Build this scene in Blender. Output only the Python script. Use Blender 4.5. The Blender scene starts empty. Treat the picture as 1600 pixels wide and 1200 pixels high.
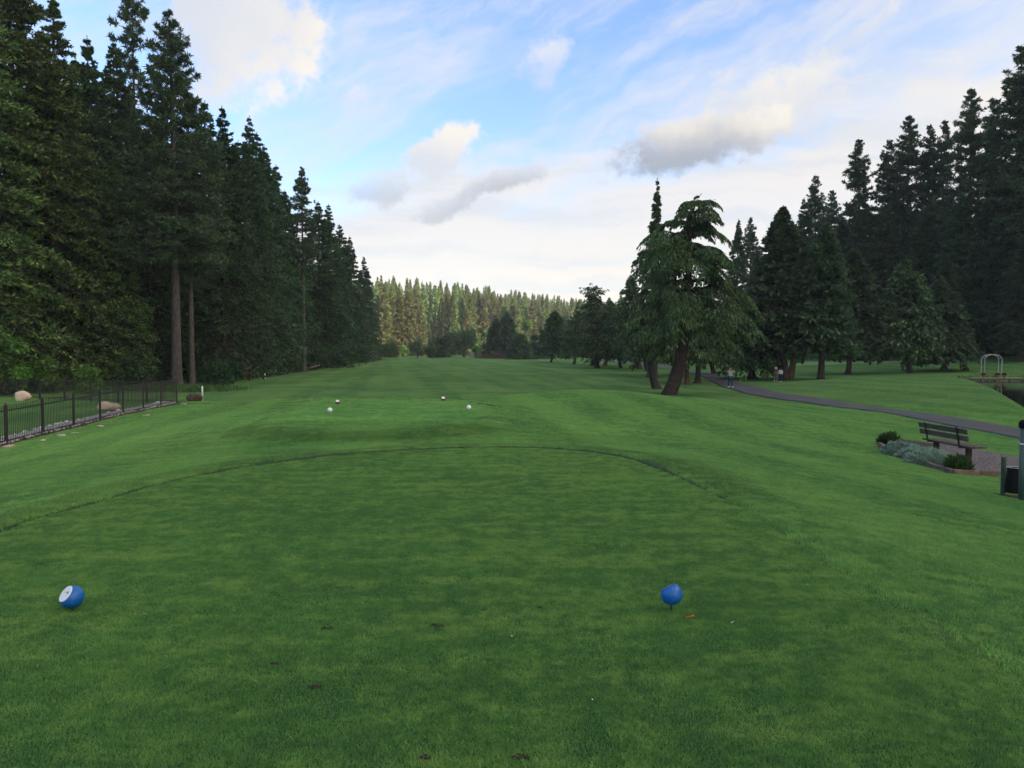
import bpy, math, random
import numpy as np
from mathutils import Vector, Matrix
PI = math.pi
R = math.radians
S = bpy.context.scene
COL = S.collection
random.seed(7)
RNG = np.random.default_rng(11)

# ------------------------------------------------------------------ camera
CAMZ = 1.70
F = 1256.0
PITCH = math.atan(52 / F)
cam = bpy.data.cameras.new('camera')
cam.sensor_width = 36
cam.lens = F / 1600 * 36
cam.clip_start = 0.05
cam.clip_end = 6000
camo = bpy.data.objects.new('camera', cam)
COL.objects.link(camo)
camo.location = (0, 0, CAMZ)
camo.rotation_euler = (PI / 2 - PITCH, 0, 0)
S.camera = camo

# ------------------------------------------------------------------ light
SUN_EL, SUN_AZ = R(10), R(110)
SKY_STRENGTH = 0.15
EXPOSURE = 1.75
S.view_settings.view_transform = 'Standard'
S.view_settings.look = 'None'
S.view_settings.gamma = 1
S.view_settings.use_curve_mapping = False
S.view_settings.exposure = EXPOSURE
sl = bpy.data.lights.new('sun', 'SUN')
sl.energy = 5.0
sl.angle = R(0.5)
sl.color = (1.0, 0.88, 0.66)
so = bpy.data.objects.new('sun', sl)
COL.objects.link(so)
sdir = Vector((math.sin(SUN_AZ) * math.cos(SUN_EL), math.cos(SUN_AZ) * math.cos(SUN_EL), math.sin(SUN_EL)))
so.rotation_euler = (-sdir).to_track_quat('-Z', 'Y').to_euler()
S.cycles.use_denoising = True
S.cycles.max_bounces = 6
S.cycles.diffuse_bounces = 3
S.cycles.transmission_bounces = 4
S.cycles.volume_bounces = 0

# ------------------------------------------------------------------ node helpers
class X:
    """a socket with arithmetic"""
    nt = None
    def __init__(s, v): s.v = v
    @staticmethod
    def m(op, *a, clamp=False):
        n = X.nt.nodes.new('ShaderNodeMath'); n.operation = op; n.use_clamp = clamp
        for i, q in enumerate(a):
            if isinstance(q, X): X.nt.links.new(q.v, n.inputs[i])
            else: n.inputs[i].default_value = q
        return X(n.outputs[0])
    def __add__(s, o): return X.m('ADD', s, o)
    __radd__ = __add__
    def __sub__(s, o): return X.m('SUBTRACT', s, o)
    def __rsub__(s, o): return X.m('SUBTRACT', o, s)
    def __mul__(s, o): return X.m('MULTIPLY', s, o)
    __rmul__ = __mul__
    def __truediv__(s, o): return X.m('DIVIDE', s, o)

def smooth(x, a, b):
    n = X.nt.nodes.new('ShaderNodeMapRange'); n.interpolation_type = 'SMOOTHSTEP'
    X.nt.links.new(x.v, n.inputs[0])
    n.inputs[1].default_value = a; n.inputs[2].default_value = b
    n.inputs[3].default_value = 0; n.inputs[4].default_value = 1
    return X(n.outputs[0])

def combine(x, y, z=0.0):
    n = X.nt.nodes.new('ShaderNodeCombineXYZ')
    for i, q in enumerate((x, y, z)):
        if isinstance(q, X): X.nt.links.new(q.v, n.inputs[i])
        else: n.inputs[i].default_value = q
    return n.outputs[0]

def noise(vec, scale, detail=4, rough=0.55, dist=0.0, color=False):
    n = X.nt.nodes.new('ShaderNodeTexNoise')
    if vec is not None: X.nt.links.new(vec, n.inputs['Vector'])
    n.inputs['Scale'].default_value = scale
    n.inputs['Detail'].default_value = detail
    n.inputs['Roughness'].default_value = rough
    n.inputs['Distortion'].default_value = dist
    return n.outputs['Color'] if color else X(n.outputs['Fac'])

def mixc(f, a, b):
    n = X.nt.nodes.new('ShaderNodeMix'); n.data_type = 'RGBA'
    fs, A, B = n.inputs[0], n.inputs[6], n.inputs[7]
    if isinstance(f, X): X.nt.links.new(f.v, fs)
    else: fs.default_value = f
    for q, s_ in ((a, A), (b, B)):
        if isinstance(q, (tuple, list)): s_.default_value = (q[0], q[1], q[2], 1)
        else: X.nt.links.new(q, s_)
    return n.outputs[2]

# ------------------------------------------------------------------ sky
W = bpy.data.worlds.new('World'); S.world = W; W.use_nodes = True
nt = X.nt = W.node_tree
bg = nt.nodes['Background']
sky = nt.nodes.new('ShaderNodeTexSky'); sky.sky_type = 'NISHITA'; sky.sun_disc = False
sky.sun_elevation = SUN_EL; sky.sun_rotation = SUN_AZ
tc = nt.nodes.new('ShaderNodeTexCoord')
sep = nt.nodes.new('ShaderNodeSeparateXYZ'); nt.links.new(tc.outputs['Generated'], sep.inputs[0])
dx, dy, dz = (X(sep.outputs[i]) for i in range(3))
az = X.m('ARCTAN2', dx, dy)
el = X.m('ARCSINE', dz)
# directions are unwrapped to azimuth / elevation; noise is sampled in 3D so that it wraps
wv = noise(tc.outputs['Generated'], 7.0, 5, 0.6, color=True)
wsep = nt.nodes.new('ShaderNodeSeparateColor'); nt.links.new(wv, wsep.inputs[0])
wx, wy = X(wsep.outputs[0]) - 0.5, X(wsep.outputs[1]) - 0.5
az2, el2 = az + wx * 0.10, el + wy * 0.07
BR = 1.0 / (SKY_STRENGTH * 2 ** EXPOSURE)
def sc(r, g, b, k=1.0): return (r * BR * k, g * BR * k, b * BR * k)
blue = nt.nodes.new('ShaderNodeMix'); blue.data_type = 'RGBA'; blue.blend_type = 'MULTIPLY'
blue.inputs[0].default_value = 1
nt.links.new(sky.outputs[0], blue.inputs[6]); blue.inputs[7].default_value = (0.53, 0.64, 0.90, 1)
c = blue.outputs[2]
# thin streaks of cirrus, rising towards the right
ca, sa = math.cos(0.42), math.sin(0.42)
sx = az2 * ca + el2 * sa
sy = el2 * ca - az2 * sa
st = noise(combine(sx * 2.2, sy * 9.0, 1.7), 2.2, 7, 0.62)
st2 = noise(combine(sx * 1.2, sy * 3.2, 5.1), 2.0, 4, 0.55)
cir = smooth(st * 0.62 + st2 * 0.55, 0.50, 0.74)
c = mixc(cir * 0.80, c, sc(0.80, 0.82, 0.90))
st3 = noise(combine(sx * 1.1, sy * 4.5, 11.7), 3.0, 6, 0.65)
c = mixc(smooth(st3, 0.46, 0.72) * smooth(el, 0.20, 0.42) * 0.55, c, sc(0.78, 0.82, 0.92))
# white bank near the horizon, climbing towards the sun's side
cl0 = noise(tc.outputs['Generated'], 22.0, 8, 0.66)
bn = noise(combine(az2 * 2.0, el2 * 9.0, 3.3), 1.8, 6, 0.6)
edge = 0.225 + X.m('SINE', az) * 0.17
bank = smooth(edge + (bn - 0.5) * 0.20 + (cl0 - .5) * .07 - el2, -0.03, 0.06)
bank = bank * smooth(el, -0.2, -0.05)
bn2 = noise(combine(az2 * 1.5, el2 * 22.0, 8.3), 2.5, 5, 0.55)
warm = smooth(el, 0.16, 0.0)
bcol = mixc(warm, sc(0.90, 0.86, 0.84), sc(1.0, 0.88, 0.75))
bcol = mixc(smooth(bn2, 0.42, 0.66) * 0.55, bcol, sc(0.64, 0.71, 0.80))
c = mixc(bank * 0.90, c, bcol)
# glow of lit cloud sunward, its unseen part brightened to lift lawn and trees
sd = dx * float(sdir.x) + dy * float(sdir.y) + dz * float(sdir.z)
glow = smooth(sd, -0.05, 0.50)
c = mixc(glow * 0.72, c, sc(0.98, 0.94, 0.87))
c = mixc(smooth(sd, 0.40, 0.97) * 0.9, c, sc(1.0, 0.91, 0.78, 3.6))
cl = noise(tc.outputs['Generated'], 15.0, 9, 0.68)
cl2 = noise(tc.outputs['Generated'], 5.0, 3, 0.5)
def cloud(px, py, rx, ry, rot, k, lo, hi, shade, lit, light=(1, 0.5), opac=1.0):
    """a cloud at a direction of the sky, lit from one side"""
    global c
    a0, e0 = math.atan((px - 800) / F), math.atan((548 - py) / F)
    cr, sr = math.cos(rot), math.sin(rot)
    qx, qy = az2 - a0, el2 - e0
    u = (qx * cr + qy * sr) / (rx / F)
    v = (qy * cr - qx * sr) / (ry / F)
    r = X.m('SQRT', u * u + v * v)
    val = 1.0 - r + (cl - 0.5) * k
    m = smooth(val, lo, hi) * opac
    sh = smooth(u * light[0] + v * light[1] + (cl2 - 0.5) * 1.2 + (cl - .5) * .8, -0.35, 0.75)
    c = mixc(m, c, mixc(sh, shade, lit))
cream = sc(1.0, 0.93, 0.83); grey = sc(0.36, 0.40, 0.48); pale = sc(0.72, 0.76, 0.84)
cloud(385, 62, 135, 130, 0.2, 2.0, 0.0, 0.5, pale, cream, (0.7, -0.5), 0.98)
cloud(1190, 195, 150, 62, 0.35, 2.2, 0.0, 0.6, pale, cream, (0.75, 0.75), 0.85)
cloud(1085, 242, 170, 52, 0.26, 2.6, 0.05, 0.55, grey, cream, (0.7, 0.7), 0.9)
cloud(690, 252, 66, 36, 0.5, 2.8, 0.05, 0.5, pale, cream, (0.7, 0.5), 0.95)
cloud(790, 288, 95, 22, 0.35, 3.4, 0.1, 0.7, grey, pale, (0.4, 0.7), 0.65)
cloud(700, 325, 90, 20, 0.3, 3.4, 0.1, 0.7, grey, pale, (0.4, 0.7), 0.5)
cloud(590, 300, 60, 26, 0.3, 3.4, 0.1, 0.7, grey, pale, (0.4, 0.7), 0.45)
cloud(840, 112, 60, 40, 0.8, 3.6, 0.1, 0.8, pale, cream, (0.7, 0.5), 0.55)
cloud(560, 170, 45, 20, 0.5, 3.4, 0.1, 0.8, pale, cream, (0.7, 0.5), 0.55)
cloud(1320, 105, 80, 20, 0.5, 3.4, 0.1, 0.8, pale, cream, (0.7, 0.5), 0.55)
nt.links.new(c, bg.inputs[0])
bg.inputs[1].default_value = SKY_STRENGTH

# ------------------------------------------------------------------ terrain function
def sstep(a, b, x):
    t = np.clip((np.asarray(x, float) - a) / (b - a), 0, 1)
    return t * t * (3 - 2 * t)
def pix(px, py, d):
    """the point seen at a pixel of the photograph, d metres ahead"""
    z = CAMZ - (py - 548) / F * d
    return ((px - 800) / F * d, d, z)
CT = [(0, 0, 0), (-4, 0, 0), (2, 0, 0), (0, 7, 0), (-4, 8, 0), (2, 7, 0), (0, 13.2, 0), (-3, 12, 0), (0, -10, 0),
      (-4, 4, 0), (2.2, 3, 0), (-5, -6, 0), (3, -6, 0),
      (0, 16.6, -.26), (-4, 15.2, -.24), (-7.5, 12, -.36), (4.2, 13, -.24), (-7.5, 4, -.42),
      (4.0, 7, -.16), (4.0, 2, -.16), (7.5, 3, -.62), (7.5, 9, -.66), (11, 5, -.95),
      (-3.6, 20, -.1), (-3.6, 27, -.08), (-6, 23, -.1), (-1.2, 23, -.1), (-3.6, 31.5, -.42), (-9, 24, -.5),
      (11, 21, -1.08), (11, 19, -1.06), (9, 22, -.98), (13, 17, -1.15), (8.6, 14.3, -.86), (9.5, 12, -.9), (6.5, 17, -.62),
      (18, 28, -1.36), (22, 20, -1.45), (3.2, 35, .02), (1.5, 30, -.2), (6.0, 33, -.14), (4.0, 41, -.85), (-3, 38, -.75), (9, 36, -.7),
      (10, 48, -1.1), pix(1045, 618, 47), (-14, 20, -1.3), (-14, 35, -1.1), (-17.3, 27.4, -1.53), (-18.8, 45, -1.24), (-28, 40, -1.45), (-40, 40, -1.5),
      (-10, 50, -1.0), (-20, 62, -1.25), (-43, 62, -1.3), (-30, 75, -1.3), (-30, 100, -1.35), (-34, 130, -1.4), (-60, 90, -1.2), (-36, 185, -1.2), (-40, 230, -1.1),
      (-8, 80, -.9), (-8, 120, -.9), (-20, 170, -.9), (-12, 230, -.86), (8, 90, -1.1), (8, 150, -1.0), (14, 250, -.9), (60, 280, -.5), (-60, 280, -.8), (0, 300, -.6),
      (18, 34, -1.35), (18, 46, -1.4), (18, 59, -1.5), pix(1140, 606, 72), (22, 90, -1.35), (24, 110, -1.2), (24, 140, -.9), (22, 170, -.7),
      pix(1200, 600, 74), pix(1350, 589, 70), pix(1450, 593, 66), pix(1520, 606, 52), (26, 44, -1.3), (25, 36, -1.4),
      pix(1283, 593, 82), pix(1325, 585, 94), pix(1422, 583, 94), pix(1475, 581, 100), pix(1360, 572, 112), pix(1360, 562, 128), pix(1590, 566, 106), (75, 130, 2.0), (100, 150, 6.5),
      (60, 200, 2.5), (30, 200, -.3), (40, 30, -1.4), (60, 40, -1.3), (100, 60, -.4), (100, 90, 0.3)]
CT = np.array(CT, float)
def tps_fit(P):
    n = len(P)
    d = np.hypot(P[:, None, 0] - P[None, :, 0], P[:, None, 1] - P[None, :, 1])
    K = np.where(d > 0, d * d * np.log(d + 1e-9), 0) + np.eye(n) * 2.0
    Q = np.c_[np.ones(n), P[:, :2]]
    A = np.zeros((n + 3, n + 3)); A[:n, :n] = K; A[:n, n:] = Q; A[n:, :n] = Q.T
    return np.linalg.solve(A, np.r_[P[:, 2], 0, 0, 0])
TW = tps_fit(CT)
def tps(x, y):
    out = TW[-3] + TW[-2] * x + TW[-1] * y
    for (px, py, _), w in zip(CT, TW):
        q = (x - px) ** 2 + (y - py) ** 2
        out = out + w * 0.5 * q * np.log(q + 1e-9)
    return out
TEE = np.array([(-4.9, -9), (2.5, -9), (2.55, 6.5), (2.5, 8.6), (2.35, 10.0), (2.1, 12.2), (1.5, 13.4), (0.9, 13.95), (0, 14.25), (-1.0, 14.15),
                (-2.0, 13.75), (-3.1, 13.0), (-4.0, 11.7), (-4.5, 10.3), (-4.75, 8.6), (-4.9, 6.5)], float)
def cr_closed(P, k=8):
    out = []
    n = len(P)
    for i in range(n):
        a, b, c_, d = P[i - 1], P[i], P[(i + 1) % n], P[(i + 2) % n]
        for j in range(k):
            t = j / k
            out.append(.5 * (2 * b + (c_ - a) * t + (2 * a - 5 * b + 4 * c_ - d) * t * t + (3 * b - a - 3 * c_ + d) * t ** 3))
    return np.array(out)
def sdf(P, x, y):
    """signed distance to a closed polygon, negative inside"""
    x = np.asarray(x, float); y = np.asarray(y, float)
    best = np.full(x.shape, 1e18); ins = np.zeros(x.shape, bool)
    n = len(P)
    for i in range(n):
        ax, ay = P[i]; bx, by = P[(i + 1) % n]
        ex, ey = bx - ax, by - ay
        L = ex * ex + ey * ey + 1e-12
        t = np.clip(((x - ax) * ex + (y - ay) * ey) / L, 0, 1)
        best = np.minimum(best, (x - ax - t * ex) ** 2 + (y - ay - t * ey) ** 2)
        cond = ((ay > y) != (by > y)) & (x < ex * (y - ay) / (ey + 1e-12) + ax)
        ins ^= cond
    return np.where(ins, -1, 1) * np.sqrt(best)
TEEC = cr_closed(TEE, 4)
TEE2 = np.array([(-3.6 + 3.15 * math.cos(a) * (1 if math.cos(a) > 0 else 1.02), 23.6 + 6.0 * math.copysign(abs(math.sin(a)) ** .85, math.sin(a))) for a in np.linspace(0, 2 * PI, 48, endpoint=False)])
WATER_Z = -1.62
POND = cr_closed(np.array([(28.2, 39.5), (30.7, 46.6), (35, 56.4), (40.8, 68.3), (46.6, 81), (52, 91), (62, 95), (78, 93), (90, 80), (92, 60), (80, 46), (60, 36), (40, 33)], float), 4)
def H(x, y):
    x = np.asarray(x, float); y = np.asarray(y, float)
    z = tps(np.clip(x, -62, 102), np.clip(y, -8, 300))
    dt = sdf(TEE, x, y)
    z = np.where(dt < 1.6, z * sstep(-0.5, 1.6, dt), z)
    e2 = np.sqrt(((x + 3.6) / 3.3) ** 2 + ((y - 23.6) / 6.2) ** 2)
    k = sstep(1.25, .95, e2)
    z = z * (1 - k) + (-.08) * k
    # gentle unevenness of the lawns
    z = z + sstep(2, 12, dt) * (.035 * np.sin(x * .55 + 1.3 * np.sin(y * .21)) * np.sin(y * .43 + .7) + .03 * np.sin(y * .17 + x * .12))
    # distant wooded hill and the ridge on the sun's side
    yb = 318 + 1.0 * (x + 70)
    amp = 15 - 7 * sstep(-40, 80, x)
    z = z + sstep(0, 1, (y - yb) / 150) * amp + sstep(500, 1500, y) * 30
    z = z + 72 * sstep(92, 205, x) * sstep(215, 150, y) * sstep(-420, -300, y)
    near = (x > 15) & (x < 105) & (y > 20) & (y < 110)
    if near.any():
        dp = np.full(x.shape, 50.0); dp[near] = sdf(POND, x[near], y[near])
        kk = sstep(2.2, -1.0, dp)
        z = np.where(near, z * (1 - kk) + np.minimum(z, WATER_Z - .9) * kk, z)
    return z
def h1(x, y): return float(H(np.array([x]), np.array([y]))[0])
CP, SP = math.cos(PITCH), math.sin(PITCH)
def at(px, py):
    """the first point of the ground seen at a pixel of the photograph"""
    u, v = (px - 800) / F, (600 - py) / F
    d = np.array([u, CP + v * SP, -SP + v * CP])
    t = np.concatenate([np.arange(2, 60, .05), np.arange(60, 600, .25)])
    x, y, z = d[0] * t, d[1] * t, CAMZ + d[2] * t
    g = H(x, y)
    i = np.nonzero(z <= g)[0]
    i = i[0] if len(i) else len(t) - 1
    return (float(x[i]), float(y[i]), float(g[i]))
def gp(px, d):
    x = (px - 800) / F * d
    return (x, d, h1(x, d))

# ------------------------------------------------------------------ object helpers
def mesh(name, V, Fc, mat=None, smooth_=False, mi=None):
    me = bpy.data.meshes.new(name)
    V = np.asarray(V, np.float32)
    if isinstance(Fc, np.ndarray):
        k = Fc.shape[1]
        me.vertices.add(len(V)); me.vertices.foreach_set('co', V.ravel())
        me.loops.add(Fc.size); me.loops.foreach_set('vertex_index', Fc.astype(np.int32).ravel())
        me.polygons.add(len(Fc)); me.polygons.foreach_set('loop_start', np.arange(0, Fc.size, k, dtype=np.int32))
        me.polygons.foreach_set('loop_total', np.full(len(Fc), k, np.int32))
    else:
        me.from_pydata([tuple(map(float, v)) for v in V], [], Fc)
    for m in (mat if isinstance(mat, (list, tuple)) else [mat]):
        if m: me.materials.append(m)
    if mi is not None: me.polygons.foreach_set('material_index', np.asarray(mi, np.int32))
    if smooth_: me.polygons.foreach_set('use_smooth', np.ones(len(me.polygons), bool))
    me.update(calc_edges=True)
    return me
def link(name, me, parent=None, loc=None, rz=None):
    o = bpy.data.objects.new(name, me); COL.objects.link(o)
    if parent: o.parent = parent
    if loc is not None: o.location = loc
    if rz is not None: o.rotation_euler = (0, 0, rz)
    return o
def tag(o, label=None, cat=None, group=None, kind=None):
    if label: o['label'] = label
    if cat: o['category'] = cat
    if group: o['group'] = group
    if kind: o['kind'] = kind
    return o
def thing(name, label, cat, loc=(0, 0, 0), rz=0, group=None):
    o = link(name, None, None, loc, rz)
    o.empty_display_size = .2
    return tag(o, label, cat, group)
class MB:
    """collects simple shapes into one mesh"""
    def __init__(s): s.v = []; s.f = []
    def add(s, V, Fc):
        n = len(s.v); s.v += [tuple(p) for p in V]; s.f += [tuple(i + n for i in f) for f in Fc]; return s
    def box(s, c, d, rot=None, bev=0.0):
        hx, hy, hz = d[0] / 2, d[1] / 2, d[2] / 2
        b = min(bev, hx * .9, hy * .9, hz * .9)
        if b <= 0:
            V = [(sx * hx, sy * hy, sz * hz) for sz in (-1, 1) for sx, sy in ((-1, -1), (1, -1), (1, 1), (-1, 1))]
            Fc = [(3, 2, 1, 0), (4, 5, 6, 7), (0, 1, 5, 4), (1, 2, 6, 5), (2, 3, 7, 6), (3, 0, 4, 7)]
        else:
            V = []
            for z, q in ((-hz, b), (-hz + b, 0), (hz - b, 0), (hz, b)):
                ax, ay = hx - q, hy - q
                V += [(-ax + b * (q == 0), -ay, z), (ax - b * (q == 0), -ay, z), (ax, -ay + b * (q == 0), z), (ax, ay - b * (q == 0), z),
                      (ax - b * (q == 0), ay, z), (-ax + b * (q == 0), ay, z), (-ax, ay - b * (q == 0), z), (-ax, -ay + b * (q == 0), z)]
            Fc = [tuple(range(7, -1, -1)), tuple(range(24, 32))]
            for k in range(3):
                for i in range(8): Fc.append((k * 8 + i, k * 8 + (i + 1) % 8, k * 8 + 8 + (i + 1) % 8, k * 8 + 8 + i))
        M = (rot if rot is not None else Matrix.Identity(3))
        V = [tuple(M @ Vector(p) + Vector(c)) for p in V]
        return s.add(V, Fc)
    def tube(s, pts, rad, n=8, caps=True):
        pts = [Vector(p) for p in pts]
        rad = rad if isinstance(rad, (list, tuple)) else [rad] * len(pts)
        V = []; ref = Vector((0.3, 1, 0.2)).normalized()
        for i, p in enumerate(pts):
            t = (pts[min(i + 1, len(pts) - 1)] - pts[max(i - 1, 0)]).normalized()
            a = t.cross(ref)
            if a.length < .05: a = t.cross(Vector((1, 0, 0)))
            a.normalize(); b = t.cross(a)
            V += [p + (a * math.cos(2 * PI * k / n) + b * math.sin(2 * PI * k / n)) * rad[i] for k in range(n)]
        Fc = [(i * n + k, i * n + (k + 1) % n, (i + 1) * n + (k + 1) % n, (i + 1) * n + k) for i in range(len(pts) - 1) for k in range(n)]
        if caps: Fc += [tuple(range(n - 1, -1, -1)), tuple((len(pts) - 1) * n + k for k in range(n))]
        return s.add(V, Fc)
    def lathe(s, prof, n=16, c=(0, 0, 0), M=None):
        V = []
        for r, z in prof: V += [Vector((r * math.cos(2 * PI * k / n), r * math.sin(2 * PI * k / n), z)) for k in range(n)]
        if M: V = [M @ p for p in V]
        V = [p + Vector(c) for p in V]
        Fc = [(i * n + k, i * n + (k + 1) % n, (i + 1) * n + (k + 1) % n, (i + 1) * n + k) for i in range(len(prof) - 1) for k in range(n)]
        Fc += [tuple(range(n - 1, -1, -1)), tuple((len(prof) - 1) * n + k for k in range(n))]
        return s.add(V, Fc)
    def me(s, name, mat, sm=False): return mesh(name, s.v, s.f, mat, sm)
    def ob(s, name, mat, parent=None, loc=None, rz=None, sm=False): return link(name, s.me(name, mat, sm), parent, loc, rz)
def ico(sub=2):
    import bmesh
    bm = bmesh.new(); bmesh.ops.create_icosphere(bm, subdivisions=sub, radius=1)
    V = np.array([v.co for v in bm.verts]); Fc = np.array([[v.index for v in f.verts] for f in bm.faces]); bm.free()
    return V, Fc
ICO1, ICO2, ICO3 = ico(1), ico(2), ico(3)
def rock_mesh(name, mat, seed, dims, ico_=ICO2, rough=.28, flat=True):
    r = np.random.default_rng(seed)
    V, Fc = ico_
    V = V.copy()
    for _ in range(9):
        n = r.normal(size=3); n /= np.linalg.norm(n); k = r.uniform(.55, .95)
        d = V @ n
        V -= np.outer(np.maximum(d - k, 0) * .85, n)
    V *= (1 + r.normal(0, rough * .18, len(V)))[:, None]
    V = V * np.array(dims) / 2
    V[:, 2] -= V[:, 2].min() * .72
    return mesh(name, V, Fc, mat, not flat)

# ------------------------------------------------------------------ materials
MATS = {}
def new_mat(name):
    m = bpy.data.materials.new(name); m.use_nodes = True
    X.nt = m.node_tree
    return m, m.node_tree, m.node_tree.nodes['Principled BSDF']
def objcoord():
    n = X.nt.nodes.new('ShaderNodeTexCoord'); return n.outputs['Object']
def worldpos():
    n = X.nt.nodes.new('ShaderNodeNewGeometry'); return n.outputs['Position']
def bump(b, fac, strength, dist=0.02):
    n = X.nt.nodes.new('ShaderNodeBump'); n.inputs['Strength'].default_value = strength; n.inputs['Distance'].default_value = dist
    X.nt.links.new(fac.v, n.inputs['Height']); X.nt.links.new(n.outputs[0], b.inputs['Normal'])
def plain(name, c1, c2=None, scale=6, rough=.7, bmp=.2, spec=.3, metal=0, stretch=(1, 1, 1)):
    m, t, b = new_mat(name)
    c2 = c2 or tuple(q * .7 for q in c1)
    mp = t.nodes.new('ShaderNodeMapping'); t.links.new(objcoord(), mp.inputs[0]); mp.inputs['Scale'].default_value = stretch
    n = noise(mp.outputs[0], scale, 6, .62)
    oi = t.nodes.new('ShaderNodeObjectInfo')
    t.links.new(mixc(smooth(n + (X(oi.outputs['Random']) - .5) * .25, .34, .66), c1, c2), b.inputs['Base Color'])
    b.inputs['Roughness'].default_value = rough; b.inputs['Specular IOR Level'].default_value = spec; b.inputs['Metallic'].default_value = metal
    bump(b, noise(mp.outputs[0], scale * 5, 4, .6), bmp)
    MATS[name] = m
    return m
BARK = plain('bark_grey_brown', (.105, .09, .08), (.045, .039, .035), 9, .95, .8, .1, stretch=(1, 1, .25))
BARKD = plain('bark_dark', (.10, .075, .062), (.04, .031, .027), 8, .95, .8, .1, stretch=(1, 1, .3))
BARKR = plain('bark_reddish', (.17, .10, .075), (.07, .042, .034), 8, .95, .8, .1, stretch=(1, 1, .22))
IRON = plain('black_iron', (.018, .016, .015), (.03, .022, .017), 12, .55, .1, .4)
STONE = plain('river_stone', (.32, .31, .295), (.14, .135, .13), 5, .8, .3)
STONEP = plain('pale_stone', (.62, .60, .57), (.42, .40, .38), 4, .8, .3)
TANROCK = plain('tan_rock', (.52, .41, .32), (.33, .25, .20), 2.5, .9, .6)
FLAG = plain('sandy_edging_stone', (.46, .37, .27), (.30, .23, .17), 3, .9, .4)
WOODG = plain('weathered_wood', (.105, .082, .070), (.05, .038, .034), 7, .75, .5, .3, stretch=(3, .4, 3))
WOODD = plain('dark_timber', (.085, .062, .052), (.045, .032, .028), 7, .8, .5, .3, stretch=(3, 3, .5))
EDGING = plain('edging_timber', (.20, .145, .11), (.10, .072, .055), 6, .85, .5)
STEELK = plain('dark_bracket_metal', (.02, .02, .022), (.03, .028, .026), 9, .5, .1)
GRAVEL = plain('pink_grey_gravel', (.22, .19, .18), (.11, .095, .09), 40, .9, .8)
SOIL = plain('dark_bark_mulch', (.055, .038, .028), (.025, .018, .014), 22, .95, .9)
BLUE = plain('blue_paint', (.004, .11, .42), (.004, .095, .36), 14, .33, .05, .5)
WHITE = plain('white_paint', (.78, .78, .76), (.70, .70, .69), 14, .4, .04, .5)
RED = plain('red_paint', (.30, .018, .014), (.22, .014, .012), 14, .38, .05, .5)
ORANGE = plain('orange_plastic', (.75, .13, .03), (.62, .10, .03), 8, .5, .05)
GPOST = plain('green_painted_metal', (.02, .055, .038), (.016, .042, .03), 12, .5, .08, .5)
GPALE = plain('grey_green_metal', (.055, .09, .072), (.04, .068, .055), 10, .5, .08, .5)
BINM = plain('black_bin_plastic', (.008, .008, .008), (.012, .012, .012), 10, .8, .1, .1)
CHROME = plain('galvanised_steel', (.55, .56, .57), (.42, .43, .44), 12, .35, .05, .5, .8)
DENIM = plain('denim', (.025, .04, .085), (.018, .028, .06), 20, .9, .2)
SHIRT = plain('grey_shirt', (.33, .36, .36), (.25, .28, .28), 20, .9, .2)
NAVY = plain('navy_jacket', (.02, .04, .075), (.015, .03, .055), 20, .9, .2)
PALEC = plain('pale_cloth', (.50, .55, .58), (.42, .47, .5), 20, .9, .2)
KHAKI = plain('khaki_cloth', (.16, .14, .10), (.12, .10, .075), 20, .9, .2)
SKIN = plain('skin', (.42, .25, .18), (.36, .21, .15), 20, .6, .05)
HAIR = plain('dark_hair', (.03, .022, .018), (.02, .015, .012), 40, .6, .3)
HAIRB = plain('fair_hair', (.33, .24, .14), (.24, .17, .10), 40, .6, .3)
FENCEB = plain('red_brown_boards', (.13, .065, .045), (.075, .04, .03), 3, .9, .3)
ORWOOD = plain('orange_stained_wood', (.36, .15, .055), (.26, .10, .04), 5, .7, .3)
TERRA = plain('terracotta', (.40, .17, .07), (.30, .12, .05), 6, .8, .2)
PLANK = plain('bleached_planks', (.36, .30, .24), (.24, .20, .165), 6, .8, .3)
LOGO = plain('dark_green_print', (.02, .07, .04), (.02, .07, .04), 4, .5, 0)
DEADWOOD = plain('dead_wood', (.30, .23, .17), (.19, .14, .10), 6, .9, .5)

X.nt = BLUE.node_tree
_b = BLUE.node_tree.nodes['Principled BSDF']
_v = BLUE.node_tree.nodes.new('ShaderNodeTexVoronoi'); _v.inputs['Scale'].default_value = 95; BLUE.node_tree.links.new(objcoord(), _v.inputs['Vector'])
bump(_b, smooth(X(_v.outputs['Distance']), .15, .55), .55, .004)

def foliage(name, dark, mid, tip, trans=.28, rough=.55, tipw=.82, hue=.5, val=(.8, .45)):
    """leaf material: each spray of needles takes its own green"""
    m, t, b = new_mat(name)
    g = t.nodes.new('ShaderNodeNewGeometry'); rnd = X(g.outputs['Random Per Island'])
    oi = t.nodes.new('ShaderNodeObjectInfo')
    ob = X(oi.outputs['Random'])
    lump = noise(objcoord(), .55, 3, .5)
    a = mixc(smooth(rnd * .75 + lump * .55, .25, .85), dark, mid)
    a = mixc(smooth(rnd * .72 + lump * .5, tipw, tipw + .2), a, tip)
    hs = t.nodes.new('ShaderNodeHueSaturation')
    t.links.new(a, hs.inputs['Color'])
    t.links.new((.5 + (ob - .5) * .05 * hue).v, hs.inputs['Hue'])
    t.links.new((val[0] + ob * val[1]).v, hs.inputs['Value'])
    b.inputs['Roughness'].default_value = rough; b.inputs['Specular IOR Level'].default_value = .25
    t.links.new(hs.outputs[0], b.inputs['Base Color'])
    tr = t.nodes.new('ShaderNodeBsdfTranslucent'); t.links.new(hs.outputs[0], tr.inputs[0])
    mx = t.nodes.new('ShaderNodeMixShader'); mx.inputs[0].default_value = trans
    t.links.new(b.outputs[0], mx.inputs[1]); t.links.new(tr.outputs[0], mx.inputs[2])
    t.links.new(mx.outputs[0], t.nodes['Material Output'].inputs[0])
    return m
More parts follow.
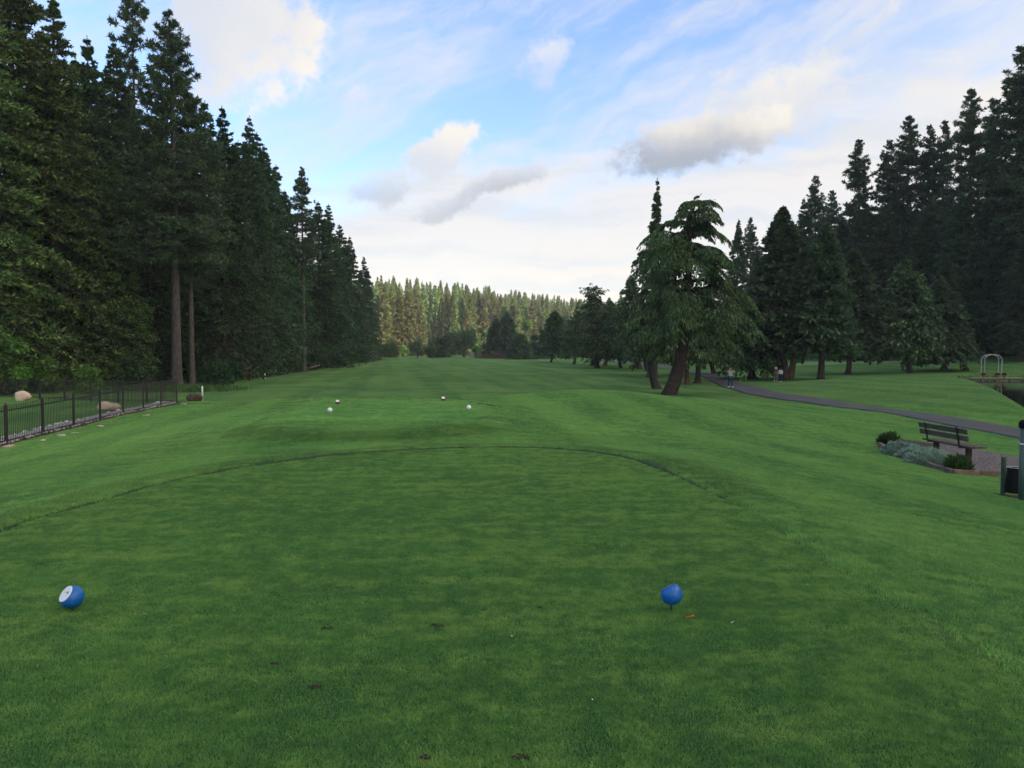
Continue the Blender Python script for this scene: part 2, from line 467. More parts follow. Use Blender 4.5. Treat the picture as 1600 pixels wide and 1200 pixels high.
F_FIR = foliage('fir_needles', (.022, .052, .021), (.048, .104, .038), (.115, .190, .056))
F_FIRL = foliage('light_tipped_needles', (.024, .053, .018), (.066, .125, .036), (.170, .245, .058), tipw=.68)
F_PINE = foliage('pine_needles', (.026, .050, .024), (.056, .098, .043), (.125, .175, .072), tipw=.82)
F_RFIR = foliage('shaded_fir_needles', (.030, .060, .028), (.066, .122, .050), (.13, .195, .072))
F_DEO = foliage('cedar_needles', (.030, .060, .026), (.070, .132, .046), (.15, .25, .08), tipw=.70)
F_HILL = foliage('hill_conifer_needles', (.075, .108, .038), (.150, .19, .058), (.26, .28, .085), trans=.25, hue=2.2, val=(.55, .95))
F_LEAF = foliage('broad_leaves', (.05, .10, .025), (.10, .19, .04), (.17, .27, .06), trans=.4, hue=1.5)
F_BRIGHT = foliage('bright_maple_leaves', (.06, .15, .028), (.11, .24, .042), (.17, .33, .06), trans=.4)
F_DARKSH = foliage('dark_shrub_leaves', (.018, .045, .018), (.035, .08, .028), (.06, .12, .04), trans=.3)
F_SILVER = foliage('silver_foliage', (.18, .27, .19), (.31, .43, .32), (.44, .56, .44), trans=.2)
F_TUFT = foliage('green_tuft_blades', (.03, .07, .02), (.06, .12, .03), (.12, .18, .05), trans=.3)
F_DEC = foliage('blue_green_leaves', (.06, .11, .045), (.11, .18, .07), (.18, .26, .09), trans=.4)

# grass: one set of colours in world space for ground sheet and blades alike
def grass_color(short, k=1.0):
    P = worldpos()
    n1 = noise(P, .55, 6, .68); n2 = noise(P, 4.2, 5, .7); n3 = noise(P, .13, 4, .55); n5 = noise(P, 14.0, 3, .6)
    mp = X.nt.nodes.new('ShaderNodeMapping'); X.nt.links.new(P, mp.inputs[0])
    mp.inputs['Scale'].default_value = (.5, 2.0, 1); mp.inputs['Rotation'].default_value = (0, 0, .25)
    n4 = noise(mp.outputs[0], 1.4, 4, .6)
    a, b_, c_ = ((.035, .090, .029), (.062, .134, .036), (.118, .180, .048)) if short else ((.037, .090, .030), (.063, .134, .038), (.116, .182, .050))
    a, b_, c_, e_ = (tuple(q * k for q in v) for v in (a, b_, c_, (.024, .085, .030)))
    col = mixc(smooth(n1 * .34 + n2 * .40 + n5 * .26, .42, .58), a, b_)
    col = mixc(smooth(n2 * .42 + n4 * .36 + n3 * .30 + n5 * .14, .57, .73) * .7, col, c_)
    col = mixc(smooth(n3 * .6 + n1 * .3, .50, .62) * .35, col, e_)
    if not short:
        sp = X.nt.nodes.new('ShaderNodeSeparateXYZ'); X.nt.links.new(P, sp.inputs[0])
        st = X.m('SINE', (X(sp.outputs[0]) + X(sp.outputs[1]) * .16 + noise(P, .08, 2, .5) * 2.5) * 2.1)
        col = mixc(smooth(st, -.35, .35) * .30, col, tuple(q * k for q in (.105, .185, .050)))
    if short: col = mixc(smooth(noise(P, 1.1, 6, .7), .66, .76) * .55, col, (.11 * k, .098 * k, .05 * k))
    return col, n1, n2, P
def make_ground():
    m, t, b = new_mat('lawn')
    col, n1, n2, P = grass_color(False, 1.3)
    col2, _, _, _ = grass_color(True, 1.1)
    at_ = lambda k: (lambda n: (setattr(n, 'attribute_name', k), X(n.outputs['Fac']))[1])(t.nodes.new('ShaderNodeAttribute'))
    tee, green, wood, fair = at_('tee'), at_('green'), at_('wood'), at_('fair')
    # mown stripes: faint, running down the fairway
    sp = t.nodes.new('ShaderNodeSeparateXYZ'); t.links.new(P, sp.inputs[0])
    px_, py_ = X(sp.outputs[0]), X(sp.outputs[1])
    wob = noise(P, .05, 2, .5)
    st = X.m('SINE', (px_ * .93 + py_ * .12 + wob * 6) * .9)
    st2 = X.m('SINE', (px_ * .25 - py_ * .22 + wob * 5) * 1.1)
    k = smooth(st + st2 * .5, -.5, .7)
    col = mixc(fair * k * .42, col, (.128, .222, .062))
    col = mixc(fair * smooth(noise(P, .09, 5, .65), .42, .62) * .45, col, (.034, .090, .026))
    col = mixc(tee, col, col2)
    col = mixc(green, col, (.22, .34, .13))
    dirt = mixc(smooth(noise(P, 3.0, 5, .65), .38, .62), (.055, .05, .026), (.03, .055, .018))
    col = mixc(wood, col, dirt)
    t.links.new(col, b.inputs['Base Color'])
    b.inputs['Roughness'].default_value = 1.0; b.inputs['Specular IOR Level'].default_value = .02
    g1 = noise(P, 55, 4, .7); g2 = noise(P, 9, 4, .65)
    bump(b, g1 * .5 + g2 * .9, .9, .05)
    return m
GROUND = make_ground()
def make_blades(name, short, kk=2.9):
    m, t, b = new_mat(name)
    col, _, _, _ = grass_color(short, kk)
    g = t.nodes.new('ShaderNodeNewGeometry'); r = X(g.outputs['Random Per Island'])
    col = mixc(smooth(r, .0, .55) * .0 + smooth(r, .55, 1.0) * .45, col, (.30, .46, .10))
    col = mixc(smooth(r, .28, .0) * .5, col, (.06, .15, .035))
    col = mixc(smooth(r, .972, .99) * .6, col, (.42, .38, .17))
    t.links.new(col, b.inputs['Base Color'])
    b.inputs['Roughness'].default_value = .6; b.inputs['Specular IOR Level'].default_value = .12
    tr = t.nodes.new('ShaderNodeBsdfTranslucent'); t.links.new(col, tr.inputs[0])
    mx = t.nodes.new('ShaderNodeMixShader'); mx.inputs[0].default_value = .45
    t.links.new(b.outputs[0], mx.inputs[1]); t.links.new(tr.outputs[0], mx.inputs[2])
    t.links.new(mx.outputs[0], t.nodes['Material Output'].inputs[0])
    return m
BLADE_S = make_blades('tee_grass_blade', True)
BLADE_R = make_blades('rough_grass_blade', False, 3.3)
BLADE_F = make_blades('forward_tee_grass_blade', True, 3.8)
BLADE_D = make_blades('uncut_grass_blade', False, 2.45)

# ------------------------------------------------------------------ ground sheet
def ground():
    n, mY = 580, 520
    s_ = np.linspace(-1, 1, n); xs = 5 * np.sinh(6.4 * s_) / np.sinh(6.4) * np.sinh(6.4)
    t0 = -np.arcsinh(66 / 6.0) / 6.2
    t_ = np.linspace(t0, 1, mY); ys = 9 + 6 * np.sinh(6.2 * t_)
    Xg, Yg = np.meshgrid(xs, ys)
    x, y = Xg.ravel(), Yg.ravel()
    z = H(x, y)
    i = np.arange(n * mY).reshape(mY, n)
    Fc = np.stack([i[:-1, :-1], i[:-1, 1:], i[1:, 1:], i[1:, :-1]], -1).reshape(-1, 4)
    me = mesh('lawn', np.c_[x, y, z], Fc, GROUND, True)
    dt = sdf(TEEC, x, y); e2 = sdf(TEE2, x, y)
    tee = np.maximum(sstep(.05, -.05, dt), sstep(.15, -.25, e2) * .85)
    gx, gy = pix(1370, 563, 126)[:2]
    green = sstep(1.05, .9, np.hypot((x - gx) / 15.5, (y - gy) / 7.5))
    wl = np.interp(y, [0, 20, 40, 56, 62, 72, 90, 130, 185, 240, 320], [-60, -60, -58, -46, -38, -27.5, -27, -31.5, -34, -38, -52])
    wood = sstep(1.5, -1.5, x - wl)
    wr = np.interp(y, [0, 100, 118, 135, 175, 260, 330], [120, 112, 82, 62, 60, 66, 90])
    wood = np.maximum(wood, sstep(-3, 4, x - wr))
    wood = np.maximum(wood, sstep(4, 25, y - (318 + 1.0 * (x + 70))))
    fair = sstep(26, 40, y) * sstep(26, 18, x)
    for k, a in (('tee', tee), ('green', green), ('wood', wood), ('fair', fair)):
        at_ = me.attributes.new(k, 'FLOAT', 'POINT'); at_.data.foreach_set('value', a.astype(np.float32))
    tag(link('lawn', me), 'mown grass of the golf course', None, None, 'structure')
ground()

def ribbon(name, C, width, mat, dz, label, step=.5, nw=6, skirt=.12, wob=0.0, seed=1):
    """a strip of ground laid along a centre line"""
    C = np.array(C, float)
    P = []
    for i in range(len(C) - 1):
        a, b, c_, d = C[max(i - 1, 0)], C[i], C[i + 1], C[min(i + 2, len(C) - 1)]
        k = max(2, int(np.hypot(*(c_ - b)) / step))
        for j in range(k):
            t = j / k
            P.append(.5 * (2 * b + (c_ - a) * t + (2 * a - 5 * b + 4 * c_ - d) * t * t + (3 * b - a - 3 * c_ + d) * t ** 3))
    P.append(C[-1]); P = np.array(P)
    T = np.gradient(P, axis=0); T /= np.linalg.norm(T, axis=1)[:, None]
    N = np.c_[-T[:, 1], T[:, 0]]
    r = np.random.default_rng(seed)
    wv = np.convolve(r.normal(size=len(P) + 8), np.ones(9) / 9, 'valid')[:len(P)] * wob
    off = np.linspace(-1, 1, nw)
    V = []
    for k in [-1] + list(range(nw)) + [nw]:
        o = off[min(max(k, 0), nw - 1)]
        w = ((width(P) if callable(width) else width) * .5) * np.ones(len(P)) + wv
        q = P + N * (o * w)[:, None]
        z = H(q[:, 0], q[:, 1]) + dz - (skirt if k in (-1, nw) else 0)
        V.append(np.c_[q, z])
    V = np.stack(V, 1)
    m_, n_ = V.shape[:2]
    i = np.arange(m_ * n_).reshape(m_, n_)
    Fc = np.stack([i[:-1, :-1], i[:-1, 1:], i[1:, 1:], i[1:, :-1]], -1).reshape(-1, 4)[:, ::-1]
    o = link(name, mesh(name, V.reshape(-1, 3), Fc, mat, True))
    return tag(o, label, None, None, 'structure')
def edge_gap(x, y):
    """half width of the shade line painted round the tee: widest at the front, gone along the right side"""
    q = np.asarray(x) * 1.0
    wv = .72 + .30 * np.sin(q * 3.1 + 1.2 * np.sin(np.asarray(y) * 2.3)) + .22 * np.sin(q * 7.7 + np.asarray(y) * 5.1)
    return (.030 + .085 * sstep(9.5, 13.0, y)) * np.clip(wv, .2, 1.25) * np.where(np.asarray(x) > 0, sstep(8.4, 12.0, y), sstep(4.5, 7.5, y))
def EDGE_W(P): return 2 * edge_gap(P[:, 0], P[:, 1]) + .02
# strip painted as the shade between short tee turf and longer grass
EDGE = plain('edge_shade_paint', (.030, .060, .020), (.014, .030, .012), 18, .95, .8)
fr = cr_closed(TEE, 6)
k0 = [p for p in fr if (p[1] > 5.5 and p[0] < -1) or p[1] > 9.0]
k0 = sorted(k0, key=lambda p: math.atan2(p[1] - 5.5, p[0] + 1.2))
ribbon('turf_edge_shade', k0, EDGE_W, EDGE, .008, 'painted shade line along the mown edge round the front of the tee', .2, 3, .02, .03, 3)
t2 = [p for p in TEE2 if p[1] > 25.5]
ribbon('turf_edge_shade', sorted(t2, key=lambda p: math.atan2(p[1] - 25.5, p[0] + 3.6)), .09, EDGE, .01, 'painted shade line along the mown edge behind the forward tee', .3, 3, .02, .12, 5)
# asphalt path
def asphalt():
    m, t, b = new_mat('asphalt')
    P = worldpos()
    col = mixc(smooth(noise(P, .6, 5, .6), .35, .65), (.034, .034, .036), (.054, .052, .053))
    col = mixc(smooth(noise(P, 30, 3, .7), .5, .7) * .5, col, (.08, .078, .076))
    t.links.new(col, b.inputs['Base Color']); b.inputs['Roughness'].default_value = .82
    bump(b, noise(P, 60, 3, .7), .4, .02)
    return m
pc = [(20.5, 4), (19.6, 14), (18.6, 22)] + [at(*q)[:2] for q in ((1600, 680), (1500, 661.5), (1395, 643.5), (1290, 630), (1200, 616.5), (1150, 604), (1128, 595))]
pc = sorted(pc, key=lambda p: p[1]) + [(23.2, 92), (24.4, 106), (24.6, 122), (24.0, 140), (23.0, 160), (22.0, 185), (24, 220)]
PATHC = pc
ribbon('path', pc, 2.45, asphalt(), .045, 'asphalt cart path', .6, 7, .15, .10, 2)
# pond
def water():
    m, t, b = new_mat('pond_water')
    b.inputs['Base Color'].default_value = (.010, .014, .014, 1); b.inputs['Roughness'].default_value = .04
    b.inputs['IOR'].default_value = 1.33; b.inputs['Specular IOR Level'].default_value = .5
    P = worldpos(); bump(b, noise(P, 1.6, 3, .5), .05, .05)
    return m
PW = []
cx, cy = POND.mean(0)
pv = [(cx, cy, WATER_Z)] + [(cx + (p[0] - cx) * 1.06, cy + (p[1] - cy) * 1.06, WATER_Z) for p in POND]
tag(link('pond_water', mesh('pond_water', pv, [(0, i, i % len(POND) + 1) for i in range(1, len(pv))], water())), 'dark still pond', None, None, 'structure')

# ------------------------------------------------------------------ grass blades
def patch(name, size, count, hmin, hmax, w, mat, seed):
    r = np.random.default_rng(seed)
    p = r.normal(0, size * .36, (count, 2)).clip(-size * .8, size * .8)
    p = np.where(r.random((count, 1)) < .75, r.uniform(-size * .6, size * .6, (count, 2)), p)
    a = r.uniform(0, 2 * PI, count); h = r.uniform(hmin, hmax, count)
    ln = r.uniform(.1, .8, count) * h; la = r.uniform(0, 2 * PI, count)
    s_ = np.c_[np.cos(a), np.sin(a), np.zeros(count)] * (w * r.uniform(.6, 1.3, count))[:, None] * .5
    B = np.c_[p, np.full(count, -.006)]
    L = np.c_[np.cos(la) * ln, np.sin(la) * ln, h]
    M = B + L * np.array([.35, .35, .6])
    V = np.stack([B - s_, B + s_, M + s_ * .8, B + L, M - s_ * .8], 1).reshape(-1, 3)
    Fc = np.arange(count * 5).reshape(-1, 5)
    o = bpy.data.objects.new(name, mesh(name, V, Fc, mat))
    return o
def scatter(name, label, protos, pts, rots, scl, idx):
    """one object whose geometry nodes set small patches of blades on points"""
    cl = bpy.data.collections.new(name + '_source')
    for o in protos: cl.objects.link(o)
    me = bpy.data.meshes.new(name)
    me.vertices.add(len(pts)); me.vertices.foreach_set('co', np.asarray(pts, np.float32).ravel())
    for k, ty, a, key in (('rot', 'FLOAT_VECTOR', rots, 'vector'), ('scl', 'FLOAT', scl, 'value'), ('idx', 'INT', idx, 'value')):
        q = me.attributes.new(k, ty, 'POINT'); q.data.foreach_set(key, np.asarray(a, np.int32 if ty == 'INT' else np.float32).ravel())
    o = link(name, me)
    ng = bpy.data.node_groups.new(name + '_nodes', 'GeometryNodeTree')
    ng.interface.new_socket('Geometry', in_out='INPUT', socket_type='NodeSocketGeometry')
    ng.interface.new_socket('Geometry', in_out='OUTPUT', socket_type='NodeSocketGeometry')
    gi = ng.nodes.new('NodeGroupInput'); go = ng.nodes.new('NodeGroupOutput')
    ip = ng.nodes.new('GeometryNodeInstanceOnPoints'); ci = ng.nodes.new('GeometryNodeCollectionInfo')
    ci.inputs['Collection'].default_value = cl; ci.inputs['Separate Children'].default_value = True; ci.inputs['Reset Children'].default_value = True
    ip.inputs['Pick Instance'].default_value = True
    def na(k, ty):
        n = ng.nodes.new('GeometryNodeInputNamedAttribute'); n.data_type = ty; n.inputs['Name'].default_value = k; return n.outputs['Attribute']
    ng.links.new(gi.outputs[0], ip.inputs['Points']); ng.links.new(ci.outputs[0], ip.inputs['Instance'])
    ng.links.new(na('idx', 'INT'), ip.inputs['Instance Index']); ng.links.new(na('rot', 'FLOAT_VECTOR'), ip.inputs['Rotation']); ng.links.new(na('scl', 'FLOAT'), ip.inputs['Scale'])
    ng.links.new(ip.outputs[0], go.inputs[0])
    md = o.modifiers.new('scatter', 'NODES'); md.node_group = ng
    return tag(o, label, None, None, 'stuff')
def slope_rot(x, y):
    e = .15
    gx = (H(x + e, y) - H(x - e, y)) / (2 * e); gy = (H(x, y + e) - H(x, y - e)) / (2 * e)
    out = np.zeros((len(x), 3))
    th = RNG.uniform(0, 2 * PI, len(x))
    for i in range(len(x)):
        M = Vector((-gx[i], -gy[i], 1)).to_track_quat('Z', 'Y').to_matrix() @ Matrix.Rotation(th[i], 3, 'Z')
        out[i] = M.to_euler()
    return out
def in_view(x, y, m=1.0): return (np.abs(x) < y * .66 + m) & (y > 2.0)
EXCL = []     # (x, y, r) bare places
def grid(x0, x1, y0, y1, g, jit):
    xs, ys = np.meshgrid(np.arange(x0, x1, g), np.arange(y0, y1, g)); x = xs.ravel(); y = ys.ravel()
    return x + RNG.uniform(-jit, jit, len(x)), y + RNG.uniform(-jit, jit, len(y))
def blades(name, label, x, y, pr, lo, hi):
    scatter(name, label, pr, np.c_[x, y, H(x, y)], slope_rot(x, y), RNG.uniform(lo, hi, len(x)), RNG.integers(0, len(pr), len(x)))
def lawn_ok(x, y, m):
    k = in_view(x, y) & (sdf(np.array(BED), x, y) > m) & (x > fence_x(y) + .15 + m) & (sdf(SOILP, x, y) > m)
    dp = np.min(np.hypot(x[:, None] - PD[None, ::2, 0], y[:, None] - PD[None, ::2, 1]), 1)
    return k & (dp > 1.12 + m)
def grass():
    x, y = grid(-6, 4, 1.8, 16, .40, .12)
    k = (sdf(TEEC, x, y) < -.60) & in_view(x, y)
    pr = [patch('tee_turf', .5, 6000, .010, .024, .0042, BLADE_S, 20 + i) for i in range(5)]
    blades('tee_turf', 'short mown turf of the tee', x[k], y[k], pr, .9, 1.15)
    x, y = grid(-6, 4, 1.8, 16, .13, .04); d = sdf(TEEC, x, y)
    k = (d < -edge_gap(x, y) - .05 - .10 * sstep(9.5, 13, y)) & (d > -1.05) & in_view(x, y)
    pr = [patch('tee_margin_turf', .16, 520, .010, .024, .0042, BLADE_S, 30 + i) for i in range(4)]
    blades('tee_margin_turf', 'short mown turf at the margin of the tee', x[k], y[k], pr, .9, 1.1)
    x, y = grid(-26, 20, 1.8, 20, .3, .1); d = sdf(TEEC, x, y); k = d > .25
    x, y = x[k], y[k]; k = lawn_ok(x, y, .2)
    pr = [patch('rough_turf', .36, 1700, .018, .048, .0062, BLADE_R, 40 + i) for i in range(5)]
    blades('rough_turf', 'longer grass of the bank round the tee', x[k], y[k], pr, .8, 1.25)
    x, y = grid(-7, 6, 1.8, 17, .14, .04); d = sdf(TEEC, x, y)
    k = (d > edge_gap(x, y) + .06) & (d < .66) & in_view(x, y)
    pr = [patch('rough_margin_turf', .17, 420, .020, .046, .006, BLADE_R, 50 + i) for i in range(4)]
    blades('rough_margin_turf', 'longer grass along the tee margin', x[k], y[k], pr, .9, 1.25)
    # uncut grass just beyond the rim of the tee and on the bank before the forward tee
    x, y = grid(-9, 6, 5, 22, .2, .07); d = sdf(TEEC, x, y); d2 = sdf(TEE2, x, y)
    k = (d > .14) & (d < .14 + .75 * sstep(5, 11, y)) & ((x < 1.5) | (y > 9.5))
    k |= (d2 > .1) & (d2 < 1.0) & (y < 19.5) & (d > .5)
    k &= in_view(x, y)
    pr = [patch('uncut_turf', .24, 460, .028, .062, .007, BLADE_D, 55 + i) for i in range(4)]
    blades('uncut_turf', 'darker uncut grass beyond the rim of the tee', x[k], y[k], pr, .85, 1.25)
    x, y = grid(-28, 32, 20, 46, .5, .18); k = sdf(TEE2, x, y) > .3
    k &= RNG.random(len(x)) < np.interp(y, [34, 46], [1, .25])
    x, y = x[k], y[k]; k = lawn_ok(x, y, .25)
    pr = [patch('far_turf', .68, 1500, .016, .040, .011, BLADE_R, 60 + i) for i in range(4)]
    blades('far_turf', 'mown grass of the banks beyond the tee', x[k], y[k], pr, .8, 1.2)
    x, y = grid(-8, 1, 16, 31, .4, .14); k = sdf(TEE2, x, y) < -.18
    pr = [patch('forward_tee_turf', .5, 2600, .010, .022, .008, BLADE_F, 70 + i) for i in range(4)]
    blades('forward_tee_turf', 'short mown turf of the forward tee', x[k], y[k], pr, .9, 1.15)
def fence_x(y): return -17.3 - 1.5 * (y - 27.4) / 17.6
pcd = np.array(PATHC)
PD = np.concatenate([np.linspace(pcd[i], pcd[i + 1], 20) for i in range(len(pcd) - 1)])
BED = [at(*q)[:2] for q in ((1374, 698), (1400, 712), (1440, 727), (1488, 742), (1530, 744), (1575, 744), (1640, 748), (1650, 730), (1590, 716), (1545, 708), (1500, 700), (1462, 695), (1420, 690), (1390, 689))]
_sx, _sy = at(1567, 775)[:2]
SOILP = np.array([(_sx - .22, _sy + .12), (_sx - .1, _sy - .16), (_sx + .3, _sy - .24), (_sx + .7, _sy - .34), (_sx + 1.0, _sy - .2), (_sx + .9, _sy + .25), (_sx + .3, _sy + .2)])
grass()
# ------------------------------------------------------------------ tree makers
def nrm(a): return a / (np.linalg.norm(a, axis=-1, keepdims=True) + 1e-9)
def kites(P, D, L, Wd, rng, fold=.25, up=.35):
    """a folded leaf-shaped face for every point: one spray of needles each"""
    n = len(P)
    D = nrm(D)
    Rn = rng.normal(size=(n, 3)); Rn[:, 2] *= 1 - up
    Sd = nrm(np.cross(D, nrm(Rn + np.array([0, 0, up]))))
    N = np.cross(Sd, D)
    L = np.asarray(L)[:, None] if np.ndim(L) else np.full((n, 1), L)
    Wd = np.asarray(Wd)[:, None] if np.ndim(Wd) else np.full((n, 1), Wd)
    mid = P + D * L * .45
    a = mid + Sd * Wd * .5 - N * Wd * fold; b = mid - Sd * Wd * .5 - N * Wd * fold
    V = np.stack([P, b, P + D * L, a], 1).reshape(-1, 3)
    return V
def tree_meshes(name, h, seed, leaf, bark, rfun, zc0=.1, nb=200, nt=9, ns=5, e_top=.7, e_bot=-.15, droop=.25, L=.5, Wd=.2,
                twl=.42, hang=0.0, shang=None, dpow=2.0, dtop=-.5, tr=.02, lean=(0, 0), bend=.3, wob=.02, needles=0, top_bend=None, gap=.0, tufty=.3, crown_wood=True, jit=.25,
                n_side=9, whorl=0, flare=1.35, zpow=1.0, trunk_top=.96, spread=1.0, asym=None):
    """returns (trunk with limbs, crown) meshes of one conifer, base at the origin"""
    r = np.random.default_rng(seed)
    ph = r.uniform(0, 6.28, 3)
    def axis(z):
        t = np.asarray(z) / h
        k = 1 - np.exp(-t / max(bend, .01))
        x = lean[0] * k + wob * h * .3 * np.sin(t * 5 + ph[0]) * t; y = lean[1] * k + wob * h * .3 * np.sin(t * 4.3 + ph[1]) * t
        if top_bend is not None:
            q = np.clip((t - .86) / .14, 0, 1) ** 2
            x = x + top_bend[0] * q; y = y + top_bend[1] * q
        return np.stack([x, y, np.asarray(z) * 1.0], -1)
    mb = MB()
    zs = np.concatenate([[-.35, 0, .012 * h, .03 * h, .07 * h], np.linspace(.13, trunk_top, 11) * h])
    rr = [tr * h * (1 - .93 * max(z, 0) / h) * (flare if z <= 0 else (1 + (flare - 1) * .55 if z < .02 * h else (1 + (flare - 1) * .2 if z < .05 * h else 1))) for z in zs]
    mb.tube([tuple(axis(z) if z > 0 else axis(0) + np.array([0, 0, z])) for z in zs], [max(q, .012) for q in rr], n_side)
    # branches
    u = r.random(nb) ** zpow
    if whorl: u = (np.round(u * whorl) + r.normal(0, .12, nb)) / whorl
    t = zc0 + (1 - zc0) * np.clip(u, 0, .985)
    az_ = r.uniform(0, 2 * PI, nb)
    ln = np.array([rfun((ti - zc0) / (1 - zc0)) for ti in t]) * r.uniform(1 - jit, 1 + jit * .55, nb)
    if asym is not None: ln = ln * np.array([asym((ti - zc0) / (1 - zc0), a) for ti, a in zip(t, az_)])
    if gap: ln = ln * np.where(r.random(nb) < gap, r.uniform(.3, .6, nb), 1)
    uu = (t - zc0) / (1 - zc0)
    e = e_bot + (e_top - e_bot) * uu ** 1.4 + r.normal(0, .12, nb)
    dr = droop * (1.1 + dtop * uu) * r.uniform(.7, 1.3, nb)
    if shang is None: shang = hang
    O = axis(t * h)
    dh = np.stack([np.cos(az_), np.sin(az_), np.zeros(nb)], -1)
    def bp(s):      # s (nb,k) -> (nb,k,3)
        rad = ln[:, None] * s * np.cos(e)[:, None]
        zz = ln[:, None] * (s * np.sin(e)[:, None] - dr[:, None] * s ** dpow)
        return O[:, None, :] + dh[:, None, :] * rad[..., None] + np.array([0, 0, 1.0]) * zz[..., None]
    if crown_wood:
        sv = np.array([0, .3, .6, .88]); pts = bp(np.tile(sv, (nb, 1)))
        for i in range(nb):
            if ln[i] < .5: continue
            r0 = .010 + .016 * ln[i]
            mb.tube([tuple(q) for q in pts[i]], [r0, r0 * .75, r0 * .5, r0 * .22], 3, False)
    tipk = .42 + .58 * np.clip((1 - uu) * 4.5, 0, 1)
    s0 = r.uniform(.12 + .1 * (uu[:, None] < .6), 1.0, (nb, nt))
    s0[:, -1] = 1.0; s0[:, -2] = .93
    Pb = bp(s0); Pe = bp(np.minimum(s0 + .02, 1.05)); Tn = nrm(Pe - Pb + 1e-6)
    sd = np.where(r.random((nb, nt)) < .5, -1.0, 1.0)
    lat = nrm(np.cross(Tn, np.array([0, 0, 1.0])))
    ang = r.uniform(.5, 1.15, (nb, nt)) * spread; ang[:, -1] *= .15
    td = Tn * np.cos(ang)[..., None] + lat * (sd * np.sin(ang))[..., None] + np.array([0, 0, 1.0]) * r.normal(.02 - hang, .16, (nb, nt))[..., None]
    td = nrm(td)
    tl = twl * (.35 + .75 * np.sqrt(np.clip(1 - s0, 0, 1))) * np.minimum(ln[:, None], 4.2) * r.uniform(.6, 1.2, (nb, nt))
    q = r.uniform(.05, 1.0, (nb, nt, ns)); q[..., -1] = 1
    Q = Pb[:, :, None, :] + td[:, :, None, :] * (tl[:, :, None] * q)[..., None]
    Q[..., 2] -= (hang * .6 + .06) * (tl[:, :, None] * q * q)
    Dd = td[:, :, None, :] + r.normal(0, tufty, (nb, nt, ns, 3)) - np.array([0, 0, 1.0]) * shang * 1.1
    P = Q.reshape(-1, 3); D = Dd.reshape(-1, 3)
    if needles:
        P = np.repeat(P, needles, 0); D = nrm(np.repeat(nrm(D), needles, 0) * .7 + r.normal(0, .75, P.shape))
    n = len(P)
    kk = np.repeat(tipk, nt * ns * (needles or 1))
    V = kites(P, D, L * kk * r.uniform(.6, 1.25, n), Wd * kk * r.uniform(.7, 1.3, n), r)
    # leader
    tp = axis(np.linspace(.93, 1.0, 14) * h); P2 = np.repeat(tp, 5, 0)
    V2 = kites(P2, np.array([0, 0, .8]) + r.normal(0, .45, P2.shape), L * .42, Wd * .42, r)
    V = np.concatenate([V, V2])
    Fc = np.arange(len(V)).reshape(-1, 4)
    return mb.me(name + '_trunk', bark, True), mesh(name + '_crown', V, Fc, leaf)
def place_tree(name, meshes, label, cat, loc, scale=1.0, rz=0, group=None, sx=1.0):
    o = thing(name, label, cat, loc, rz, group)
    o.scale = (scale * sx, scale * sx, scale)
    link('trunk', meshes[0], o); link('crown', meshes[1], o)
    return o
def fir_r(w, p=.8): return lambda u: w * (1 - u) ** (p + .12) * min(1, .55 + u * 4) + .06
FIRL = [tree_meshes('broad_fir', 34, 100 + i, F_FIRL, BARKD, fir_r(5.8, .62), .03, 430, 13, 10, .55, -.25, .30, .38, .14, twl=.36, tr=.016, tufty=.75) for i in range(2)]
FIR = [tree_meshes('fir', 30, 110 + i, F_FIR, BARKD, fir_r(5.7, .74), .06, 400, 11, 9, .6, -.2, .26, .44, .16, twl=.40, tr=.014, tufty=.42) for i in range(3)]
PINE = [tree_meshes('pine', 33, 120, F_PINE, BARK, lambda u: 5.0 * (1 - u) ** .72 * min(1, .75 + 2 * u) + .12, .33, 330, 8, 3, .75, -.12, -.06, .44, .10, twl=.34, tr=.0145, needles=5, tufty=.4, wob=.012, jit=.38),
        tree_meshes('pine', 36, 121, F_PINE, BARKD, lambda u: 3.0 * (1 - u) ** .6 * min(1, .6 + 2 * u) + .12, .45, 105, 6, 3, .6, -.15, -.04, .50, .11, twl=.30, tr=.009, needles=6, gap=.3, wob=.01, jit=.45),
        tree_meshes('pine', 34, 122, F_PINE, BARK, lambda u: 3.9 * (1 - u) ** .75 * min(1, .5 + 2 * u) + .12, .30, 230, 7, 3, .7, -.2, .0, .46, .11, twl=.32, tr=.011, needles=5, wob=.008, jit=.4),
        tree_meshes('pine', 34, 123, F_PINE, BARK, lambda u: 3.4 * (1 - u) ** .72 * min(1, .6 + 2 * u) + .12, .50, 200, 7, 3, .7, -.15, .0, .46, .11, twl=.32, tr=.013, needles=5, wob=.006, jit=.4)]
RPINE = [tree_meshes('dark_pine', 36, 130 + i, F_RFIR, BARKD, (lambda w: lambda u: w * (1 - u) ** .68 * min(1, .55 + 2 * u) + .12)(4.7 + .5 * i), .22, 320, 7, 3, .65, -.15, .04, .52, .14, twl=.34, tr=.011, needles=5, gap=.15, wob=.012, jit=.42) for i in range(3)]
RFIR = [tree_meshes('dark_fir', 26, 140 + i, F_RFIR, BARKD, fir_r(4.6 - .5 * i, .8), .10, 330, 10, 9, .5, -.15, .22, .48, .17, twl=.40, tr=.016, tufty=.4) for i in range(3)]
